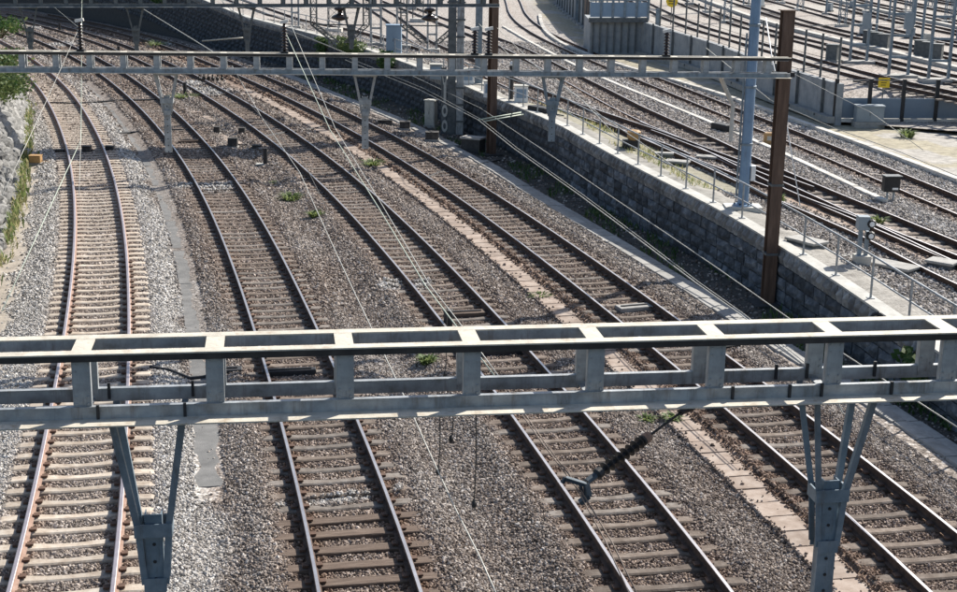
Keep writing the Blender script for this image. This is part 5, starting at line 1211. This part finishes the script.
# upper right wires
wire(seq([(475, 20), (510, 56), (547, 72), (600, 115), (640, 142), (690, 178)], [72, 58, 54, 48, 45, 42]), .014, 'wire_pale', 'pale wire slanting past the insulators right of the farther brown pole')
wire(seq([(497, 28), (540, 70), (582, 100), (620, 140)], [62, 52, 46, 42]), .011, 'wire_pale', 'thin pale wire crossing behind the right middle post of the gantry')
wire(seq([(766, 18), (772, 58), (786, 120), (800, 206)], [43, 41, 39.5, 38]), .016, 'white', 'white stay wire hanging from the blue pole behind the brown pole')
wire(seq([(706, 48), (770, 100), (834, 128), (900, 152), (957, 176)], [60, 52, 48, 45, 43]), .012, 'wire_pale', 'thin pale wire slanting across the gravel corner at right')
wire(seq([(792, 73), (845, 100), (870, 112), (923, 150)], [55, 50, 48, 45]), .010, 'wire_pale', 'thin pale wire in front of the blue grey panel barrier')
wire(seq([(810, 26), (868, 24), (915, 26)], [85, 85, 85]), .025, 'wire_pale', 'pale cross wire between the yard masts')
# strain insulator pulled off the near gantry
gy_ = 11.9; A0 = atY(692, 404, gy_+.0); A1 = atY(580, 487, 11.0); dv = (A1-A0); L_ = dv.length; dn = dv/L_
si = thing('strain_insulator', A0, 'dark ribbed strain insulator hanging from the near gantry over the third track', 'insulator')
mb = MB(); mb.tube([A0, A0 + dn*L_*.46], .012, 6); mb.build('rod', M['near_black'], si)
mb = MB(); mb.lathe(A0, [(.05, -.03), (.055, .03), (.03, .12), (.03, .16)], 8, axis=dn); mb.build('ball_joint', M['near_black'], si)
i0 = A0 + dn*L_*.46; ln = L_*.36; prof = [(.03, -.06), (.045, -.03), (.05, 0)]; z = .02
while z < ln-.03: prof += [(.019, z), (.055, z+.010), (.057, z+.015), (.021, z+.022), (.019, z+.06)]; z += .062
prof += [(.045, ln), (.05, ln+.05), (.02, ln+.08)]
mb = MB(); mb.lathe(i0, prof, 14, axis=dn); mb.build('shed_stack', M['near_black'], si, smooth=False)
mb = MB(); mb.lathe(i0, [(.03, -.10), (.045, -.09), (.05, -.02), (.03, -.01)], 12, axis=dn); mb.build('end_cap', M['rail_side_pale'], si)
cp_ = A1; ck = MB(); rt = Vector((1, 0, 0)); u2 = Vector((0, .25, .95)).normalized()
hook = [cp_ - dn*.16, cp_ - dn*.05 + rt*.02, cp_ + rt*-.09 + u2*.06, cp_ + rt*-.13 + u2*.0, cp_ + rt*-.10 + u2*-.02]
ck.tube([cp_ - dn*.20, cp_ - dn*.08], .03, 8); ck.bar(cp_ - rt*.12 + u2*.07, cp_ + rt*.05 + u2*.02, .05, .03); ck.bar(cp_ + rt*.05 + u2*.03, cp_ + rt*.075 - u2*.08, .055, .03); ck.bar(cp_ + rt*.075 - u2*.07, cp_ + rt*.0 - u2*.13, .06, .035); ck.bar(cp_ - rt*.12 + u2*.075, cp_ - rt*.15 + u2*.03, .03, .03)
ck.bar(cp_ + rt*.0 + u2*.02, cp_ + rt*.035 - u2*.09, .02, .02)
ck.build('clamp', M['clamp_blue'], si)
# droppers hanging near the near gantry
for k, (px, y0_, y1_, Y_, lb) in enumerate(((447, 308, 375, 16, 'long thin dark dropper wire behind the near gantry, by the green tuft'), (453, 412, 440, 12.5, 'thin dark dropper below the near gantry, right of the pair'), (440, 412, 472, 12.2, 'thin dark dropper below the near gantry, left of the pair'), (476, 412, 505, 11.5, 'longest thin dark dropper below the near gantry'))):
    a, b = atY(px, y0_, Y_), atY(px-2, y1_, Y_); r = thing('wire_dropper', a, lb, 'dropper')
    mb = MB(); mb.tube([a, a.lerp(b, .5) + Vector((.01, 0, 0)), b], .006, 5); mb.build('strand', M['wire_dark'], r); mb = MB(); mb.lathe(b, [(.008, -.03), (.022, -.01), (.022, .02), (.008, .05)], 6); mb.build('clip', M['near_black'], r)

# ------------------------------------------------------------------ left rubble wall, weeds, bushes
base = [at(30, 108, -.3), at(29, 140, -.3), at(27, 165, -.3), at(22, 195, -.3), at(16, 222, -.3), at(8, 250, -.3), at(-8, 290, -.3), at(-40, 340, -.3)]
lw = thing('rubble_wall', base[2], 'pale rubble stone bank wall at the left edge below the green bush', 'wall'); lo = Vector(lw.location)
by = np.array([p.y for p in base]); bx_ = np.array([p.x for p in base]); i = np.argsort(by); bf = spline(by[i], bx_[i])
mb = MB(); prev = None
for y in np.arange(by.min()-2, by.max()+30, 1.0):
    x = float(bf(min(y, by.max()))) - (max(0, y-by.max())*.42); q = [Vector((x-.15, y, -.7)), Vector((x-1.6, y, 1.75)), Vector((x-8, y, 2.0))]
    if prev:
        for j in range(2): mb.quad(prev[j], q[j], q[j+1], prev[j+1])
    prev = q
mb.build('wall_core', M['bank_soil'], lw)
rub = []
for k in range(6):
    m_ = MB(); r = random.Random(k); n = 7
    ring = [(math.cos(2*math.pi*j/n + r.random()*.4)*(.8+.3*r.random()), math.sin(2*math.pi*j/n + r.random()*.4)*(.8+.3*r.random())) for j in range(n)]
    b = len(m_.v)
    for a_, c_ in ring: m_.v.append((-.02, a_*.5, c_*.5))
    for a_, c_ in ring: m_.v.append((.5+.2*r.random(), a_*.36, c_*.36))
    m_.v.append((.75, 0, .02))
    for j in range(n): m_.f.append((j, (j+1) % n, n+(j+1) % n, n+j)); m_.f.append((n+j, n+(j+1) % n, 2*n)); m_.m += [0, 0]
    rub.append(m_.mesh('stone', M['rubble']))
r = random.Random(4); cnt = 0
y = by.min()-1
zs = [-.25 + .34*k for k in range(8)]; rest = MB()
for row, z in enumerate(zs):
    y = 36 + row*.2
    while y < by.max()+14:
        l = .38 + .5*r.random(); x = float(bf(min(y, by.max()))) - max(0, y-by.max())*.42 - .15 - 1.45*(z+.7)/2.45
        if y > 58 or cnt >= 290:
            me_ = rub[r.randrange(6)]; T_ = Matrix.Translation(Vector((x-.03, y+l/2, z + (r.random()-.5)*.2))) @ Matrix.Rotation(math.radians(-14 + (r.random()-.5)*40), 4, 'Z') @ Matrix.Rotation((r.random()-.5)*.8, 4, 'X') @ Matrix.Diagonal((.2+.25*r.random(), l*(1.0+.5*r.random()), .5+.25*r.random(), 1)); b_ = len(rest.v)
            rest.v += [tuple(T_ @ v_.co) for v_ in me_.vertices]
            for p_ in me_.polygons: rest.f.append(tuple(b_+j for j in p_.vertices)); rest.m.append(0)
            y += l*.98; continue
        put('stone', rub[r.randrange(6)], lw, Vector((x-.03, y+l/2, z + (r.random()-.5)*.2)) - lo, math.radians(-14 + (r.random()-.5)*30), (.18+.2*r.random(), l*(.8+.4*r.random()), .4+.2*r.random())); cnt += 1; y += l*.98
tag(rest.build('stones', M['rubble'], lw), kind='stuff')
def leaf_mesh(name, pts, size, m, rnd, droop=.4, narrow=.35):
    mb = MB()
    for p in pts:
        d_ = Vector((rnd.gauss(0, 1), rnd.gauss(0, 1), rnd.gauss(0, 1)-.1)).normalized(); s_ = size*(.6+.8*rnd.random()); a = d_.orthogonal().normalized()*s_*narrow
        t = p + d_*s_; mid = p + d_*s_*.5; mb.v += [tuple(p), tuple(mid+a), tuple(t), tuple(mid-a)]; i = len(mb.v)-4; mb.f.append((i, i+1, i+2, i+3)); mb.m.append(0)
    return mb
def tuft(p, rad, h, n, label, m='leaf', name='grass_tuft'):
    r = random.Random(int(p.x*100+p.y*1000)); root = thing(name, p, label, 'plant', 'weed tufts on the ballast'); mb = MB()
    for k in range(n):
        a = r.random()*6.28; rr = rad*math.sqrt(r.random())*.6; q = Vector((math.cos(a)*rr, math.sin(a)*rr, -.03)); out = Vector((math.cos(a), math.sin(a), 0))*rad*(.2+.9*r.random()) ; hh = h*(.45+.75*r.random())
        mid = q + out*.4 + Vector((0, 0, hh*.75)); tip = q + out + Vector((0, 0, hh*(.7+.3*r.random()))); wv = Vector((-math.sin(a), math.cos(a), 0))*(.012+.02*r.random())
        i = len(mb.v); mb.v += [tuple(q-wv*.6), tuple(q+wv*.6), tuple(mid+wv*1.3), tuple(mid-wv*1.3), tuple(tip)]; mb.f += [(i, i+1, i+2, i+3), (i+3, i+2, i+4)]; mb.m += [0, 0]
    mb.build('blades', M[m], root, local=True)
    st = MB()
    for k in range(4):
        a = k*1.6; st.tube([(0, 0, -.05), (math.cos(a)*rad*.2, math.sin(a)*rad*.2, h*.5)], .006, 4)
    st.build('stem', M['stem'], root, local=True); return root
def G(px, py): 
    p = at(px, py, -.25); p.z = float(lower_z(np.array([p.x]), np.array([p.y]))[0]); return p
for px, py, rad, h, n, lb in ((291, 199, .42, .30, 120, 'bright green tuft between second and third tracks, the left and larger of a pair'), (315, 217, .3, .26, 80, 'bright green tuft between second and third tracks, the right and smaller of a pair'), (427, 365, .22, .22, 130, 'bright green tuft seen through the near gantry'), (646, 418, .18, .14, 60, 'small green weed left of the rust tinted walkway below the near gantry'), (672, 419, .22, .16, 80, 'green weed beside the hanging insulator rod next to the walkway'), (540, 296, .28, .16, 60, 'small dull green tuft on the walkway left edge behind the near gantry'), (373, 165, .5, .25, 90, 'olive weed patch at the left rail of the rightmost lower track'), (158, 47, .9, .5, 120, 'yellow green tuft behind the middle gantry, on the far track bed'), (184, 98, .8, .25, 140, 'lime green patch around the black marker post'), (270, 182, .3, .12, 40, 'small faint weed above the tuft pair')):
    tuft(G(px, py), rad, h, n, lb)
for px, py, z, rad, h, n, lb in ((778, 202, .75, .3, .3, 50, 'small weed on the upper level between railing and switch'), (878, 222, .78, .3, .22, 60, 'small green weed between the upper rails right of the low signal post'), (907, 137, .95, .45, .35, 110, 'pale green weed on the gravel corner before the panel barrier')):
    tuft(atu(px, py, -.15), rad, h, n, lb)
# weed strip along the rubble wall foot: uncountable
mb = MB(); r = random.Random(8)
for k in range(3000):
    y = by.min()-4 + (by.max()+26-by.min())*r.random(); x = float(bf(min(max(y, by.min()), by.max()))) - max(0, y-by.max())*.42 + abs(r.gauss(0, .17)) - .2
    if noise.noise(Vector((x*.9, y*.35, 0))) < -.12 - .25*(y > 45): continue
    a = r.random()*6.28; h = .12 + .32*r.random(); q = Vector((x, y, -.34)); tip = q + Vector((math.cos(a)*.14, math.sin(a)*.14, h)); wv = Vector((-math.sin(a), math.cos(a), 0))*(.02+.03*r.random()); mid = q.lerp(tip, .55) + Vector((0, 0, .04))
    i = len(mb.v); mb.v += [tuple(q-wv*.4), tuple(q+wv*.4), tuple(mid+wv), tuple(mid-wv), tuple(tip)]; mb.f += [(i, i+1, i+2, i+3), (i+3, i+2, i+4)]; mi = 1 if r.random() < .45 else 0; mb.m += [mi, mi]
tag(mb.build('weeds', [M['leaf'], M['grass_dry']]), 'weeds growing along the foot of the rubble wall', 'weeds', kind='stuff')
mb = MB(); r = random.Random(9)
for k in range(4200):
    y = by.min()-2 + (by.max()+18-by.min())*r.random(); x = float(bf(min(max(y, by.min()), by.max()))) - max(0, y-by.max())*.42 - 1.3 - 3.5*r.random()
    a = r.random()*6.28; h = .1 + .3*r.random(); dx_ = float(bf(min(max(y, by.min()), by.max()))) - max(0, y-by.max())*.42 - x; q = Vector((x, y, 1.73 + max(0, dx_-1.6)*.04 if dx_ > 1.6 else -.7 + 2.45*(dx_-.15)/1.45)); tip = q + Vector((math.cos(a)*.2, math.sin(a)*.2, h)); wv = Vector((-math.sin(a), math.cos(a), 0))*.06
    i = len(mb.v); mb.v += [tuple(q-wv), tuple(q+wv), tuple(tip)]; mb.f.append((i, i+1, i+2)); mb.m.append(1 if r.random() < .55 else 0)
for k in range(2200):
    y = 45 + 20*r.random(); p_ = float(wall_x(y)); x = p_ + .7 + 1.6*r.random()
    if noise.noise(Vector((x*.7, y*.3, 3))) < -.05: continue
    a = r.random()*6.28; h = .06 + .16*r.random(); q = Vector((x, y, float(uz(np.array([x]), np.array([y]))[0])-.02)); tip = q + Vector((math.cos(a)*.1, math.sin(a)*.1, h)); wv = Vector((-math.sin(a), math.cos(a), 0))*.025
    i = len(mb.v); mb.v += [tuple(q-wv), tuple(q+wv), tuple(tip)]; mb.f.append((i, i+1, i+2)); mb.m.append(0 if r.random() < .7 else 1)
tag(mb.build('dry_grass', [M['grass_dry'], M['leaf']]), 'dry grass on the railing verge and on the left bank', 'grass', kind='stuff')
mb = MB(); r = random.Random(19)
for k in range(5200):
    y = 24 + 70*r.random(); p_ = float(wall_x(y)); q4 = float(XC[4](y)); sl_ = float((XC[4](y+.1)-XC[4](y-.1))/.2); x0_ = q4 + (dofs(y)+.7)*math.sqrt(1+sl_*sl_); x = x0_ + (p_-x0_)*r.random()
    if x0_ > p_ or noise.noise(Vector((x*.8, y*.3, 9))) < .02: continue
    a = r.random()*6.28; h = .08 + .22*r.random(); q = Vector((x, y, float(lower_z(np.array([x]), np.array([y]))[0])-.02)); tip = q + Vector((math.cos(a)*.12, math.sin(a)*.12, h)); wv = Vector((-math.sin(a), math.cos(a), 0))*.03
    i = len(mb.v); mb.v += [tuple(q-wv), tuple(q+wv), tuple(tip)]; mb.f.append((i, i+1, i+2)); mb.m.append(0 if r.random() < .7 else 1)
tag(mb.build('wall_foot_weeds', [M['leaf_dark'], M['leaf']]), 'low dark weeds on the shaded soil at the stone wall foot', 'weeds', kind='stuff')
def shrub(p, rx, ry, rz_, n, size, label, m='leaf', name='shrub', cat='shrub', clumps=14):
    root = thing(name, p, label, cat); r = random.Random(int(p.x*31+p.y*17)); mb = MB(); st = MB(); cs = []
    for k in range(clumps):
        a = r.random()*6.28; c = Vector((math.cos(a)*rx*.75*math.sqrt(r.random()), math.sin(a)*ry*.75*math.sqrt(r.random()), rz_*(.15+.85*r.random()))); cs.append((c, .25+.3*r.random()))
        st.tube([(c.x*.15, c.y*.15, -.2), (c.x*.5, c.y*.5, c.z*.55), tuple(c)], [.03, .02, .008], 5)
    for k in range(n):
        c, q = cs[r.randrange(clumps)]; v = Vector((r.gauss(0, 1)*rx, r.gauss(0, 1)*ry, r.gauss(0, 1)*rz_*.7))*q*.55; pt = c + v
        d_ = Vector((r.gauss(0, 1), r.gauss(0, 1), r.gauss(0, .6)+.35)).normalized(); s_ = size*(.6+.8*r.random()); a = d_.orthogonal().normalized()*s_*.36
        mid = pt + d_*s_*.5; mb.v += [tuple(pt), tuple(mid+a), tuple(pt+d_*s_), tuple(mid-a)]; i = len(mb.v)-4; mb.f.append((i, i+1, i+2, i+3)); mb.m.append(0 if r.random() < .75 else 1)
    mb.build('foliage', [M[m], M['leaf_dark' if m == 'leaf' else 'leaf']], root, local=True); st.build('stem', M['stem'], root, local=True); return root
pb_ = at(2, 96, 1.6); shrub(pb_, 1.0, 2.8, 1.2, 3000, .16, 'bright green bush spilling over the rubble wall at the left edge', clumps=24)
pb_ = at(-1, 74, 1.5); shrub(pb_, 1.1, 2.6, 1.0, 1800, .18, 'second green bush farther up the bank, under the middle gantry at the left edge', clumps=18)
pb_ = at(0, 36, .8); shrub(pb_, 1.4, 3.0, 1.0, 1200, .22, 'dull green far bush at the upper left edge beside the tracks', 'leaf_dark', clumps=14)
# ivy on the stone wall
def ivy(s_mid, wid, top, bot, n, label, m='leaf_dark'):
    i = int(np.argmin(np.abs(WYS - s_mid))); sm = WS[i]; p, a, o_ = wpt(sm); zc = float(crest_z(p.y)); root = thing('ivy', Vector((p.x, p.y, zc)), label, 'climber'); r = random.Random(n); mb = MB(); st = MB()
    for k in range(n):
        u = r.gauss(0, .4)*wid; t = r.random()**1.2; zz_ = top - t*(top+bot)*(1-.5*min(1, abs(u)/wid)); pt = a*u + o_*(.12+.16*r.random() - (.3*r.random() if zz_ > .1 else 0)) + Vector((0, 0, zz_))
        d_ = (o_*.8 + Vector((r.gauss(0, .6), r.gauss(0, .6), r.gauss(0, .6)-.2))).normalized(); s2 = .16*(.6+.8*r.random()); q = d_.orthogonal().normalized()*s2*.45; mid = pt + d_*s2*.5
        mb.v += [tuple(pt), tuple(mid+q), tuple(pt+d_*s2), tuple(mid-q)]; j = len(mb.v)-4; mb.f.append((j, j+1, j+2, j+3)); mb.m.append(0 if r.random() < .65 else 1)
    for k in range(6):
        u = (k/5-.5)*wid; st.tube([a*u*.5 + o_*.1 + Vector((0, 0, .05)), a*u + o_*.16 + Vector((0, 0, -bot*.7))], .015, 4)
    mb.build('foliage', [M[m], M['leaf']], root, local=True); st.build('stem', M['stem'], root, local=True)
def wallY(px, py):
    z = 2.0
    for _ in range(30): p = at(px, py, z); z = .5*z+.5*float(crest_z(p.y))
    return p.y
ivy(wallY(338, 45), 3.2, .35, .7, 900, 'green creeper on the wall crest left of the wide dark mast', 'leaf')
ivy(wallY(325, 41)+2, 1.0, 0, 1.7, 420, 'dark creeper hanging down the wall below the crest creeper')
ivy(wallY(376, 57), 1.6, .3, .9, 500, 'small green creeper on the wall right of the second hanging post')
ivy(wallY(253, 18)+16, 4.0, .3, 1.8, 1400, 'large dark ivy patch on the shaded wall near the top of the view')
None and ivy(wallY(253, 18)+1, 2.4, .3, 1.0, 700, 'ivy on the wall crest behind the far gantry posts')
ivy(wallY(253, 18)+26, 3.0, .3, 1.8, 800, 'farthest ivy patch on the shaded wall at the upper left')
ivy(29.4, .8, -.2, 1.1, 260, 'small creeper on the near end of the stone wall seen through the near gantry')
